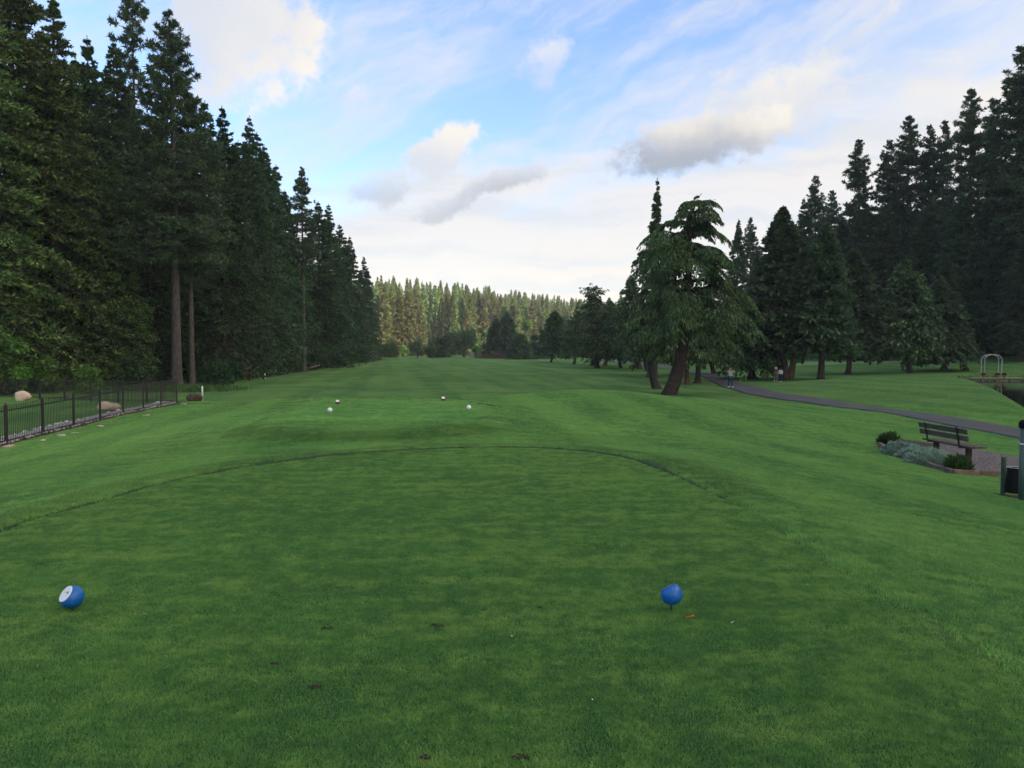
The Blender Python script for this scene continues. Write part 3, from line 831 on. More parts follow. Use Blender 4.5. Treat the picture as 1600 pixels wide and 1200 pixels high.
# ---- left-hand wood
LEFT = [
 ('fir_tree', FIRL[0], -48, -170, 57, 'broad dark conifer cut by the left edge of the photo, above the tan boulder', 1.1),
 ('fir_tree', FIRL[1], 26, -120, 63, 'very tall conifer with pale green branch tips, leftmost whole trunk behind the iron fence', 1.05),
 ('pine_tree', PINE[1], 44, -95, 82, 'pine whose tufted top rises behind the tall conifers at upper left', 1.3),
 ('fir_tree', FIRL[0], 92, 6, 66, 'dense conifer with a rounded top at upper left, pale tips catching light', 1.0),
 ('fir_tree', FIR[0], 150, 66, 78, 'slender dark fir in the gap left of the bare thin pine', .9),
 ('fir_tree', FIR[1], 184, 72, 82, 'dark fir just left of the thin pine trunk, behind the wood edge', .9),
 ('pine_tree', PINE[1], 219, -48, 86, 'thin tall pine with sparse tufts, its top above the frame at upper left', .85),
 ('pine_tree', PINE[0], 288, 26, 68, 'large pine with bare grey trunk at the far end of the iron fence', 1.0),
 ('pine_tree', PINE[2], 300, 128, 70, 'slimmer dark pine close behind the large bare trunked pine', .9),
 ('fir_tree', FIR[2], 238, 215, 76, 'dark fir filling the gap between thin pine and large pine', 1.0),
 ('fir_tree', FIR[2], 352, 172, 80, 'dense fir immediately right of the large bare trunked pine', .95),
 ('fir_tree', FIR[1], 396, 188, 98, 'tall fir with pointed top right of the large pine', .85),
 ('fir_tree', FIR[0], 420, 232, 110, 'dense dark fir left of the slim bare trunk, over the wooden bench', .95),
 ('pine_tree', PINE[3], 480, 264, 119, 'slim pine with long bare trunk standing at the fairway edge', .9),
 ('fir_tree', FIR[2], 448, 300, 134, 'fir behind the slim bare trunk, partly hidden', .9),
 ('fir_tree', FIR[1], 516, 322, 142, 'dense dark fir right of the slim bare trunk', 1.05),
 ('fir_tree', FIR[0], 549, 371, 186, 'fir second from the end of the left tree line', .95),
 ('fir_tree', FIR[2], 569, 402, 212, 'last and smallest fir at the end of the left tree line', 1.0),
 ('fir_tree', FIR[0], 322, 250, 90, 'dark fir deep in the wood behind the large pine', 1.0),
 ('fir_tree', FIR[1], 120, 190, 72, 'dark fir in front of the slender firs, behind the bright maple bush', .95),
 ('fir_tree', FIR[0], -20, 120, 72, 'shaded fir behind the leftmost conifers', 1.1),
 ('fir_tree', FIRL[1], 180, 250, 69, 'lower dark conifer with drooping boughs above the back run of fence', 1.1),
 ('fir_tree', FIR[2], 378, 330, 92, 'low fir whose boughs reach the ground left of the wooden bench', 1.2),
 ('fir_tree', FIRL[1], 62, 70, 70, 'shaded conifer filling the gap between the two tallest left-edge trees', 1.15),
 ('fir_tree', FIR[2], 126, 100, 82, 'dark fir half hidden between the rounded conifer and the slender fir', 1.2),
 ('fir_tree', FIR[0], 206, 140, 90, 'dark fir behind the bare stem of the thin tall pine', 1.25),
 ('fir_tree', FIR[1], 262, 150, 84, 'dark fir touching the left side of the large pine crown', 1.1),
 ('fir_tree', FIR[2], 326, 165, 92, 'dark fir touching the right side of the large pine crown', 1.2),
 ('fir_tree', FIR[0], 374, 225, 104, 'dark fir between the two pointed firs right of the large pine', 1.2),
 ('fir_tree', FIR[1], 408, 212, 116, 'fir close behind the tall pointed fir right of the large pine', 1.15),
 ('fir_tree', FIR[2], 436, 262, 128, 'fir behind and left of the slim bare trunk, fuller than its neighbours', 1.2),
 ('fir_tree', FIR[0], 500, 318, 138, 'full fir just right of the slim pine crown', 1.2),
 ('fir_tree', FIR[1], 533, 352, 168, 'fir third from the end of the left tree line', 1.2),
 ('fir_tree', FIR[1], 440, 380, 130, 'shaded low fir with dark gap beneath, beside the twin trunks', 1.1),
]
for i, (nm, ms, px, py, d, lab, sx) in enumerate(LEFT):
    x, y, z = gp(px, d)
    if px == 288: x, y, z = gp(276, d)
    if px == 480: x, y, z = gp(475, d)
    top = CAMZ + (548 - py) / F * d
    base_h = {'broad_fir': 34, 'fir': 30, 'pine': 33}[ms[0].name.split('_trunk')[0]]
    if ms is PINE[1]: base_h = 36
    if ms is PINE[2] or ms is PINE[3]: base_h = 34
    place_tree(nm, ms, lab, 'tree', (x, y, z), (top - z) / base_h, i * 1.7, 'trees of the left-hand wood', sx)
# ---- right-hand wood
RIGHT = [
 ('pine_tree', RPINE[0], 1581, 80, 116, 'tallest dark pine at the right edge, top highest on the right', 1.1),
 ('pine_tree', RPINE[1], 1546, 165, 122, 'dark pine just left of the tallest one at right', 1.0),
 ('pine_tree', RPINE[2], 1508, 145, 126, 'open crowned pine with thin trunk showing against the bright sky', .8),
 ('pine_tree', RPINE[0], 1467, 193, 132, 'narrow pine left of the open crowned one, right skyline', .8),
 ('pine_tree', RPINE[1], 1446, 200, 134, 'narrow pine between two higher tops on the right skyline', .75),
 ('pine_tree', RPINE[2], 1413, 186, 136, 'tall pine with tufted conical top, middle of the right skyline', .85),
 ('pine_tree', RPINE[1], 1384, 222, 140, 'thin pine left of the tufted conical top on the right skyline', .8),
 ('pine_tree', RPINE[0], 1338, 222, 142, 'rounded pine top standing apart on the right skyline', .95),
 ('pine_tree', RPINE[2], 1296, 300, 156, 'faint small pine left of the rounded pine top', .8),
 ('pine_tree', RPINE[1], 1271, 277, 150, 'pointed pine left of the rounded top, leftmost tall one at right', .8),
 ('fir_tree', RFIR[1], 1254, 312, 142, 'dark fir beside the pointed pine, behind the forked cedar', .9),
 ('pine_tree', RPINE[1], 1170, 341, 165, 'open pine top right of the pale narrow fir in the sky gap', .75),
 ('fir_tree', RFIR[2], 1150, 345, 160, 'pale narrow fir in the sky gap right of the big drooping cedar', .85),
 ('pine_tree', RPINE[2], 1640, 60, 112, 'dark pine cut by the right edge of the photo', 1.0),
 ('pine_tree', RPINE[1], 1612, 150, 120, 'dark pine at the right edge behind the tallest one', 1.0),
 ('fir_tree', RFIR[0], 1530, 330, 118, 'dark fir under the tallest pines, above the pond arch', 1.2),
 ('fir_tree', RFIR[1], 1495, 300, 118, 'dark fir below the open crowned pine', 1.2),
 ('fir_tree', RFIR[2], 1440, 320, 122, 'dark fir behind the pale drooping cedar, right of centre of it', 1.2),
 ('fir_tree', RFIR[0], 1380, 330, 124, 'dark fir behind the pale drooping cedar, left of it', 1.2),
 ('fir_tree', RFIR[1], 1345, 310, 128, 'dark fir beneath the rounded pine top', 1.2),
 ('fir_tree', RFIR[2], 1310, 340, 132, 'dark fir between rounded pine and forked cedar', 1.2),
 ('fir_tree', RFIR[0], 1570, 290, 116, 'dark fir beneath the tallest pine at right', 1.2),
 ('fir_tree', RFIR[1], 1615, 270, 110, 'dark fir at the right edge over the pond', 1.2),
 ('fir_tree', RFIR[1], 1210, 400, 150, 'dark fir behind the forked cedar, left side', 1.1),
 ('fir_tree', RFIR[0], 1140, 420, 150, 'dark fir behind the long right bough of the big cedar', 1.1),
 ('fir_tree', RFIR[2], 1183, 385, 128, 'dark fir left of the forked cedar, behind its boughs', 1.1),
 ('fir_tree', RFIR[1], 1475, 395, 102, 'dark fir with leaning trunk, right of the pale drooping cedar', 1.25),
 ('fir_tree', RFIR[2], 1592, 380, 107, 'dark fir with straight trunk at the right edge behind the pond', 1.25),
]
RH = {'dark_pine': 36, 'dark_fir': 26}
for i, (nm, ms, px, py, d, lab, sx) in enumerate(RIGHT):
    x, y, z = gp(px, d)
    top = CAMZ + (548 - py) / F * d
    place_tree(nm, ms, lab, 'tree', (x, y, z), (top - z) / RH[ms[0].name.split('_trunk')[0]], i * 2.3, 'trees of the right-hand wood', sx * 1.14)
# ---- lone trees of the right lawn with visible trunks
def own_tree(name, px, py, top, label, seed, leaf=F_RFIR, bark=BARKD, w=3.5, zc=.2, nb=260, nt=9, ns=5, group='trees standing on the right-hand lawn', d=None, hang=.0, **kw):
    x, y, z = at(px, py) if d is None else gp(px, d)
    h = CAMZ + (548 - top[1]) / F * y - z
    lx = (top[0] - 800) / F * y - x
    ms = tree_meshes(name, h, seed, leaf, bark, kw.pop('rfun', fir_r(w, .75)), zc, nb, nt, ns, lean=(lx, 0), hang=hang, **kw)
    return place_tree(name, ms, label, 'tree', (x, y, z), 1, 0, group)
ok = dict(L=.62, Wd=.26, tufty=.4, tr=.022)
# forked incense cedar: two stems from one base
x, y, z = at(1231, 594)
h = CAMZ + (548 - 326) / F * y - z
ms = tree_meshes('forked_cedar', h, 300, F_RFIR, BARKR, lambda u: 5.0 * (1 - u) ** .95 * min(1, .6 + 2 * u) + .08, .225, 340, 10, 6, .6, .0, .2, .62, .28, twl=.4, tr=.020, lean=(-.75, 0), bend=.12, tufty=.45, wob=.0)
o = place_tree('cedar_tree', ms, 'tall dark cedar with forked reddish trunk on the right lawn', 'tree', (x, y, z), 1, 0, 'trees standing on the right-hand lawn')
mb = MB(); mb.tube([(.25, 0, -.3), (.35, .05, .6), (.62, .05, 2.2), (.85, .1, 5), (.8, .1, h * .55)], [.45, .36, .30, .26, .06], 9)
mb.ob('stem', BARKR, o, sm=True)
own_tree('fir_tree', 1282.5, 593, (1286, 352), 'dark fir with straight grey trunk, right of the forked cedar', 301, w=3.8, zc=.21, bark=BARK, **ok)
own_tree('fir_tree', 1325, 585, (1332, 390), 'dark trunked fir on the lawn between two pale trunked trees', 302, w=4.2, zc=.22, **ok)
own_tree('cedar_tree', 1422, 583, (1412, 405), 'pale green drooping cedar with grey trunk on the right lawn', 303, leaf=F_DEO, bark=BARK, w=5.0, zc=.23, hang=.35, droop=.3, e_bot=.05, L=.6, Wd=.26, tr=.024, nb=230, twl=.4)
own_tree('cedar_tree', 1478, 581, (1462, 430), 'dark cedar with trunk leaning left beside the green', 304, w=4.4, zc=.24, hang=.3, L=.6, Wd=.26, tr=.026, bend=.3)
own_tree('cedar_tree', 1175, 592, (1172, 455), 'stout trunked cedar by the path bend with flared roots', 305, leaf=F_DEO, w=4.5, zc=.22, hang=.35, L=.5, Wd=.22, tr=.045, flare=1.9)
# ---- the big drooping cedar
x, y, z = at(1045, 617)
h = CAMZ + (548 - 306) / F * y - z
def hero_r(u):
    return float(np.interp(u, [0, .08, .2, .34, .46, .58, .7, .8, .9, 1.0], [4.1, 5.0, 5.3, 4.7, 4.1, 3.5, 3.0, 2.4, 2.0, 1.5]))
def hero_a(u, a):
    c_ = math.cos(a)
    right = float(np.interp(u, [0, .1, .22, .32, .45, .6, 1], [1.05, 1.25, 1.30, 1.0, .95, .9, 1.05]))
    left = float(np.interp(u, [0, .15, .3, .5, .64, .72, 1], [.9, .8, .82, 1.05, 1.2, .9, .75]))
    return right if c_ > .4 else (left if c_ < -.4 else .5 * (right + left) * .9)
hero = tree_meshes('drooping_cedar', h, 433, F_DEO, BARKD, hero_r, .32, 122, 72, 11, .42, .16, .42, .27, .078, twl=.32, hang=.30, shang=.95, dpow=2.8, dtop=.2, tr=.036, lean=(1.5, 0), bend=.22,
                   top_bend=(.75, 0), tufty=.3, asym=hero_a, flare=1.12, n_side=14, jit=.36, gap=.10, wob=.006, spread=1.0, whorl=14)
place_tree('cedar_tree', hero, 'big drooping cedar with leaning dark trunk, nearest tree right of the fairway', 'tree', (x, y, z), 1, 0, 'drooping cedars beside the fairway')
HERO_P = (x, y, z)
dk = dict(leaf=F_DEO, group='drooping cedars beside the fairway', hang=.25, shang=.8, dpow=2.6, L=.40, Wd=.14, e_bot=.12, droop=.34, tr=.030, twl=.34, jit=.4, ns=7)
sp_ = lambda u: float(np.interp(u, [0, .3, .5, .62, .75, .9, 1], [3.0, 2.9, 2.2, .8, .45, .25, .06]))
own_tree('cedar_tree', 1019, 590, (1023, 283), 'tall cedar with a thin bare spire rising behind the big drooping cedar', 310, zc=0.200, nb=300, nt=12, rfun=sp_, **{**dk, 'tr': .026})
own_tree('cedar_tree', 1026, 608, (1010, 470), 'short cedar with pale grey trunk hugging the left side of the big cedar', 311, zc=0.380, nb=110, w=2.4, bark=BARK, **{**dk, 'tr': .05})
own_tree('cedar_tree', 1064, 588, (1050, 440), 'cedar with reddish leaning trunk seen behind the big cedar', 312, zc=0.250, w=4.2, bark=BARKR, bend=.4, **dk)
own_tree('cedar_tree', 1074, 601, (1072, 460), 'cedar with upright trunk just right of the big leaning trunk', 313, zc=0.280, nb=150, w=3.2, bark=BARKR, **dk)
own_tree('cedar_tree', 1090, 599, (1092, 450), 'cedar with pale flared trunk left of the walker on the path', 314, zc=0.280, nb=150, w=3.4, bark=BARK, flare=1.8, **dk)
own_tree('cedar_tree', 1116, 584, (1096, 455), 'cedar whose trunk leans left beyond the path', 315, zc=0.240, w=4.2, bend=.5, **dk)
own_tree('cedar_tree', 1000, 577, (985, 430), 'cedar with dark trunk left of the spired cedar', 316, zc=0.220, w=4.4, **dk)
own_tree('cedar_tree', 1011, 580, (1002, 470), 'cedar with thin leaning trunk between two thicker trunks', 317, zc=0.240, w=3.4, nb=170, **dk)
umb = lambda u: float(np.interp(u, [0, .25, .5, .62, .7, .78, .88, .95, 1], [4.2, 4.6, 3.6, 1.6, 2.6, .9, 2.6, 1.0, 1.6]))
own_tree('cedar_tree', 933, 575, (928, 449), 'cedar with flat ragged tiers at its top, left of the cedar group', 318, zc=0.220, nb=260, rfun=umb, **dk)
own_tree('cedar_tree', 925, 571, (936, 480), 'cedar with straight trunk behind the ragged topped one', 319, zc=0.220, w=5.0, **dk)
own_tree('cedar_tree', 945, 572, (955, 470), 'cedar with slanting trunk right of the ragged topped one', 320, zc=0.220, w=5.2, **dk)
own_tree('cedar_tree', 970, 575, (962, 490), 'low cedar with thin leaning trunk in front of the pale path', 321, zc=0.230, w=4.6, **dk)
own_tree('cedar_tree', 897, 569, (905, 486), 'cedar with strongly leaning thin trunk at the left of the group', 322, zc=0.280, w=4.6, bend=.5, **dk)
own_tree('fir_tree', 861, 566, (867, 487), 'pointed dark fir standing before the low brown fence', 323, leaf=F_RFIR, zc=0.220, w=4.4, nb=240, L=.7, Wd=.3, tufty=.4, tr=.022, group='dark trees at the end of the fairway')

# ---- trees at the far end of the fairway
def lobed(name, h, w, leaf, bark, seed, n=2600, L=.6, lobes=16, zc=.12, tr=.03):
    r = np.random.default_rng(seed)
    mb = MB(); mb.tube([(0, 0, -.3), (0, 0, h * .1), (.05 * w, .02 * w, h * .35), (0, .05 * w, h * .8)], [tr * h * 1.2, tr * h, tr * h * .6, tr * h * .12], 8)
    C_ = []
    for k in range(lobes):
        t = zc + (1 - zc) * (.08 + .84 * r.random()); a = r.uniform(0, 2 * PI)
        rad = w * (math.sin(PI * min(.98, (t - zc) / (1 - zc) * .8 + .17)) ** .8) * math.sqrt(r.random()) * .72
        C_.append((rad * math.cos(a), rad * math.sin(a), t * h, r.uniform(.24, .42) * w))
        mb.tube([(0, 0, t * h * .55), (rad * .9 * math.cos(a), rad * .9 * math.sin(a), t * h)], [tr * h * .3, tr * h * .08], 4, False)
    C_ = np.array(C_); j = r.integers(0, lobes, n)
    d = nrm(r.normal(size=(n, 3))); P = C_[j, :3] + d * C_[j, 3:4] * (r.uniform(.45, 1.08, n)[:, None]) * np.array([1, 1, .8])
    V = kites(P, d + r.normal(0, .7, (n, 3)) - np.array([0, 0, .3]), L * r.uniform(.6, 1.3, n), L * .62 * r.uniform(.7, 1.2, n), r, .2, .2)
    return mb.me(name + '_trunk', bark, True), mesh(name + '_crown', V, np.arange(len(V)).reshape(-1, 4), leaf)
def lobe_tree(name, px, py, top, halfw, label, seed, leaf, d=None, n=2600, group=None, cat='tree', lobes=16, zc=.12, L=None, bark=BARKD, tr=.03):
    x, y, z = at(px, py) if d is None else gp(px, d)
    h = CAMZ + (548 - top) / F * y - z
    w = halfw / F * y
    return place_tree(name, lobed(name, h, w, leaf, bark, seed, n, L or max(.05, .16 * w), lobes, zc, tr), label, cat, (x, y, z), 1, 0, group)
G2 = 'leafy trees at the end of the fairway'
lobe_tree('leafy_tree', 725, 556, 503, 24, 'blue-green leafy tree at the end of the fairway', 500, F_DEC, 285, group=G2)
lobe_tree('leafy_tree', 703, 556, 520, 17, 'rounded blue-green tree left of the larger leafy one', 501, F_DEC, 290, group=G2)
lobe_tree('leafy_tree', 757, 556, 514, 9, 'sunlit yellow-green poplar left of the dark clump', 502, F_LEAF, 322, group=G2, lobes=12)
lobe_tree('leafy_tree', 769, 556, 518, 7, 'second sunlit poplar touching the dark clump', 503, F_LEAF, 324, group=G2, lobes=12)
lobe_tree('leafy_tree', 606, 557, 534, 20, 'low green bushy tree at the end of the left tree line', 504, F_LEAF, 288, group=G2)
lobe_tree('leafy_tree', 632, 556, 540, 12, 'low pale green tree beside the bushy tree at the foot of the hill', 510, F_LEAF, 312, group=G2)
lobe_tree('leafy_tree', 742, 556, 527, 12, 'rounded light green tree left of the sunlit poplars', 511, F_LEAF, 318, group=G2)
lobe_tree('leafy_tree', 688, 556, 537, 12, 'low light green tree behind the pair of dark rounded trees', 512, F_LEAF, 316, group=G2)
lobe_tree('leafy_tree', 652, 558, 533, 13, 'small dark rounded tree, left one of a pair on the far lawn', 505, F_DEC, 268, group=G2, zc=.2)
lobe_tree('leafy_tree', 675, 558, 535, 13, 'small dark rounded tree, right one of a pair on the far lawn', 506, F_DEC, 266, group=G2, zc=.2)
lobe_tree('leafy_tree', 822, 560, 500, 17, 'green leafy tree with sunlit right side behind the dark clump', 507, F_LEAF, 312, group=G2)
lobe_tree('leafy_tree', 885, 560, 492, 24, 'dark green leafy tree behind the pointed fir', 508, F_DEC, 262, group=G2)
lobe_tree('leafy_tree', 836, 560, 524, 13, 'low dark leafy tree behind the brown fence', 509, F_DARKSH, 258, group=G2)
for px, py, tp, w, lab, sd, d in ((792, 556, 489, 6.0, 'tallest dark clump tree at the end of the fairway', 331, 275), (776, 556, 499, 5.0, 'dark pine left in the clump at the end of the fairway', 332, 272),
                               (813, 562, 523, 4.6, 'small flat topped dark cedar before the brown fence', 333, 240), (689, 557, 528, 4.2, 'small dark pointed fir between the rounded trees', 334, 282)):
    own_tree('fir_tree', px, py, (px, tp), lab, sd, leaf=F_RFIR, zc=.08, w=w, nb=210, nt=8, ns=4, L=1.0, Wd=.45, tufty=.5, tr=.018, d=d, group='dark trees at the end of the fairway')
for px, tp, w, lab, sd, d in ((905, 470, 5.2, 'grey-green fir behind the cedar group, leftmost', 340, 330), (951, 466, 5.0, 'grey-green fir behind the cedar group, second', 341, 320),
                              (918, 478, 5.0, 'grey-green fir just left of the ragged topped cedar', 342, 300), (970, 462, 5.0, 'grey-green fir behind the left boughs of the big cedar', 343, 310),
                              (940, 474, 5.5, 'grey-green fir behind the ragged topped cedar', 344, 290)):
    own_tree('fir_tree', px, 0, (px, tp), lab, sd, leaf=F_RFIR, zc=.08, w=w, nb=190, nt=7, ns=4, L=1.1, Wd=.5, tufty=.5, tr=.018, d=d, group='dark trees at the end of the fairway')
# ---- undergrowth of the left wood
G3 = 'bushes along the left wood edge'
for px, base, top, hw, lab, sd, leaf, d in (
    (6, 612, 505, 40, 'bright leafy maple bush at the left edge of the photo', 520, F_BRIGHT, 55),
    (76, 610, 556, 24, 'bright green maple bush behind the tan boulder fence bay', 521, F_BRIGHT, 57),
    (137, 608, 572, 20, 'smaller bright green bush right of the larger maple bush', 522, F_BRIGHT, 57),
    (338, 602, 556, 26, 'dark round shrub right of the large pine trunk', 523, F_DARKSH, 66),
    (364, 598, 566, 11, 'low dark shrub left of the wooden bench', 524, F_DARKSH, 71),
    (205, 610, 560, 30, 'dark shrub behind the back run of the iron fence', 525, F_DARKSH, 62),
    (35, 612, 570, 34, 'dark shrub between two bright maple bushes', 526, F_DARKSH, 61),
    (448, 584, 562, 10, 'low dark shrub beside the twin trunks', 527, F_DARKSH, 124),
    (532, 572, 548, 14, 'low dark shrub beneath the end of the left tree line', 528, F_DARKSH, 150),
    (562, 565, 548, 11, 'last dark shrub of the left tree line', 529, F_DARKSH, 190)):
    lobe_tree('bush', px, base, top, hw, lab, sd, leaf, d, n=2600, group=G3, cat='bush', lobes=13, zc=.0, L=.23 if leaf is F_BRIGHT else .25, tr=.015)
def skirt_grass(name, label, pts, n, hmin, hmax, seed):
    r = np.random.default_rng(seed); P = []
    pts = np.array(pts); P = pts[r.integers(0, len(pts), n)] + np.c_[r.normal(0, .9, (n, 2)), np.zeros(n)]
    P[:, 2] = H(P[:, 0], P[:, 1]) - .03
    V = kites(P, np.array([0, 0, 1.0]) + r.normal(0, .28, (n, 3)), r.uniform(hmin, hmax, n), .055, r, .2, 0)
    return tag(link(name, mesh(name, V, np.arange(len(V)).reshape(-1, 4), F_TUFT)), label, None, None, 'stuff')
tl = [(x, np.interp(x, [-46, -38, -30, -22], [54, 58.5, 62, 57]) + k, 0) for x in np.linspace(-46, -21, 60) for k in (0, 1.2, 2.4)]
skirt_grass('tall_grass', 'unmown grass at the foot of the left wood', tl, 9000, .25, .6, 8)
# ---- the wooded hill
HT = []
for i in range(6):
    w = (2.6, 3.6, 2.1, 2.9, 4.0, 2.3)[i]
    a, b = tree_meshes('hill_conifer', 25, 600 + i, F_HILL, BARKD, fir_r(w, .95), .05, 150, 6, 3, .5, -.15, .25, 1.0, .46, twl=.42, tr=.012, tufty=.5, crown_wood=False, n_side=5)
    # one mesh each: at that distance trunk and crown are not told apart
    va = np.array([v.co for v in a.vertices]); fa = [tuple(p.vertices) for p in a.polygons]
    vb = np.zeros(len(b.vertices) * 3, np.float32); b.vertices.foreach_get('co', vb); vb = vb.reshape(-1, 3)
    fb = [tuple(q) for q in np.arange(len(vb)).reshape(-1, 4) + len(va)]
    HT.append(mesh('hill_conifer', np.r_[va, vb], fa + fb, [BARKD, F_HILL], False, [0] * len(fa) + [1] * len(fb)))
r = np.random.default_rng(77)
c_ = []
while len(c_) < 4600:
    x, y = r.uniform(-190, 230), r.uniform(300, 760)
    yb = 318 + 1.0 * (x + 70)
    if y < yb + 2 or abs(x) > y * .40 + 25: continue
    c_.append((x, y))
c_ = np.array(c_); cz = H(c_[:, 0], c_[:, 1]); ch = r.uniform(.48, 1.22, len(c_)) ** 1.0
front = (c_[:, 1] - (318 + 1.0 * (c_[:, 0] + 70)))
inw = (c_[:, 0] / c_[:, 1] > -.20) & (c_[:, 0] / c_[:, 1] < .12)
order = np.argsort(np.where(inw, front, 1e6 + front))
near, rest = order[:298], order[298:]
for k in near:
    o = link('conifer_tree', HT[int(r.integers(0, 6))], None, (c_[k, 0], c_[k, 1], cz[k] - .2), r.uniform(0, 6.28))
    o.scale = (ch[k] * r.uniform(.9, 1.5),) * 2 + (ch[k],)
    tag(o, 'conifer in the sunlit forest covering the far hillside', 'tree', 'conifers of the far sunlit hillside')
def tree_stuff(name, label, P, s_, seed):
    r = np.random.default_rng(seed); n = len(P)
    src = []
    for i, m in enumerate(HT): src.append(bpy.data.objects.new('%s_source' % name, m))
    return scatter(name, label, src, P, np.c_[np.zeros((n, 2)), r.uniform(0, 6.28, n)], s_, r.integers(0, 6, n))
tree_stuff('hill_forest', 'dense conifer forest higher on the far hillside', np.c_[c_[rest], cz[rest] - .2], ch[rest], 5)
q = []
while len(q) < 900:
    x, y = r.uniform(84, 240), r.uniform(-120, 255)
    if x < 84 + 16 * sstep(60, 110, 110 - y + 0) or (y < 112 and x < 100): continue
    q.append((x, y))
q = np.array(q); tree_stuff('ridge_forest', 'dense conifer forest on the ridge right of the course', np.c_[q, H(q[:, 0], q[:, 1]) - .2], r.uniform(.8, 1.35, len(q)), 6)

q = []
while len(q) < 650:
    x, y = r.uniform(-190, -34), r.uniform(30, 300)
    if x > np.interp(y, [30, 62, 72, 90, 130, 185, 240, 320], [-62, -52, -40, -37, -41, -43, -47, -60]): continue
    q.append((x, y))
q = np.array(q); tree_stuff('left_forest', 'dark forest behind the left-hand trees', np.c_[q, H(q[:, 0], q[:, 1]) - .2], r.uniform(.55, 1.0, len(q)), 7)

# ------------------------------------------------------------------ iron fence
fence = thing('iron_fence', 'black iron picket fence along the stone bed at left', 'fence', (-18.8, 45, h1(-18.8, 45)))
FO = Vector(fence.location)
A0, A1 = Vector((-17.3, 27.4)), Vector((-18.8, 45.0))
step = (A1 - A0) / 7
front = [A0 + step * k for k in range(-2, 8)]
bdir = Vector((-2.2, 1.15)).normalized() * 2.5
back = [A1 + bdir * k for k in range(1, 8)]
FH = 1.33
pm = MB(); pm.box((0, 0, FH / 2 - .1), (.075, .075, FH + .2)); pm.lathe([(.052, FH + .0), (.052, FH + .02), (.02, FH + .035), (.036, FH + .06), (.036, FH + .08), (.004, FH + .11)], 8)
POSTM = pm.me('post', IRON)
km = MB(); km.box((0, 0, (FH - .12) / 2 + .06), (.014, .014, FH - .06)); km.lathe([(.012, FH - .03), (.02, FH - .01), (.001, FH + .045)], 4)
PICKM = km.me('picket', IRON)
stuffv = MB()
def panel(a, b, singles):
    za, zb = h1(*a), h1(*b)
    L = (b - a).length; n = int(L / .115)
    for zz in (.14, FH - .17):
        mb = MB(); mb.tube([Vector((a.x, a.y, za + zz)) - FO, Vector((b.x, b.y, zb + zz)) - FO], .021, 4)
        mb.ob('rail', IRON, fence)
    for k in range(1, n):
        t = k / n; p = a.lerp(b, t); q = Vector((p.x, p.y, za + (zb - za) * t)) - FO
        if singles: link('picket', PICKM, fence, q)
        else: stuffv.box((q.x, q.y, q.z + FH / 2), (.013, .013, FH - .06))
for k, p in enumerate(front):
    link('post', POSTM, fence, Vector((p.x, p.y, h1(*p))) - FO, math.atan2(step.y, step.x))
    if k: panel(front[k - 1], p, True)
for k, p in enumerate(back):
    link('post', POSTM, fence, Vector((p.x, p.y, h1(*p))) - FO, math.atan2(bdir.y, bdir.x))
    panel(back[k - 1] if k else A1, p, False)
o = stuffv.ob('back_pickets', IRON, fence); o['kind'] = 'stuff'
# stone bed behind the fence, soil under it, flat edging stones in front
def flatbed(name, P, mat, dz, label, skirt=.1, inner=3):
    P = np.array(P); n = len(P); c0 = P.mean(0); V = []
    for k in range(inner + 1):
        q = c0 + (P - c0) * (k + 1) / (inner + 1); V += [(a, b, h1(a, b) + dz) for a, b in q]
    V += [(a, b, h1(a, b) + dz - skirt) for a, b in P]
    V.append((c0[0], c0[1], h1(*c0) + dz)); ci = len(V) - 1
    Fc = [(ci, i, (i + 1) % n) for i in range(n)]
    for k in range(inner + 1): Fc += [(k * n + i, (k + 1) * n + i, (k + 1) * n + (i + 1) % n, k * n + (i + 1) % n) for i in range(n)]
    return tag(link(name, mesh(name, V, Fc, mat, True)), label, None, None, 'structure')
strip = [A0 + step * k for k in np.linspace(-2.4, 7.1, 40)]
nrmv = Vector((step.y, -step.x)).normalized()
if nrmv.x > 0: nrmv = -nrmv
cl_ = [tuple(p + nrmv * .42) for p in strip]
ribbon('soil_bed', cl_, 1.15, SOIL, .03, 'dark soil bed under the river stones', .5, 5, .15, .1, 4)
r = np.random.default_rng(9)
V0, F0 = ICO1; VV = []; FF = []; n0 = 0
for k in range(2600):
    p = A0 + step * r.uniform(-2.4, 7.0) + nrmv * r.uniform(-.02, .95)
    s_ = r.uniform(.035, .075); M = np.array(Matrix.Rotation(r.uniform(0, 6.28), 3, 'Z'))
    v = (V0 * np.array([s_ * r.uniform(.9, 1.5), s_, s_ * r.uniform(.6, .9)]) * (1 + r.normal(0, .06, (len(V0), 1)))) @ M.T
    VV.append(v + np.array([p.x, p.y, h1(p.x, p.y) + .05 + r.uniform(0, .05)])); FF.append(F0 + n0); n0 += len(V0)
tag(link('river_stones', mesh('river_stones', np.concatenate(VV), np.concatenate(FF), STONE, True)), 'grey river stones filling the bed along the iron fence', None, None, 'stuff')
RM = [rock_mesh('stone', STONEP, 700 + i, (.24, .19, .15), ICO1, .3, False) for i in range(4)]
for k in range(34):
    t = -1.2 + k * .2 + r.uniform(-.05, .05)
    if k > 17 and r.random() < .6: continue
    p = A0 + step * t + nrmv * (.95 + r.uniform(-.05, .08)); s_ = r.uniform(.6, 1.25)
    o = link('stone', RM[k % 4], None, (p.x, p.y, h1(p.x, p.y) + .05), r.uniform(0, 6)); o.scale = (s_, s_, s_)
    tag(o, 'pale stone in the row lining the inner edge of the river stone bed', 'stone', 'pale stones lining the stone bed')
FM = [rock_mesh('edging_stone', FLAG, 720 + i, (.62, .34, .10), ICO2, .2) for i in range(3)]
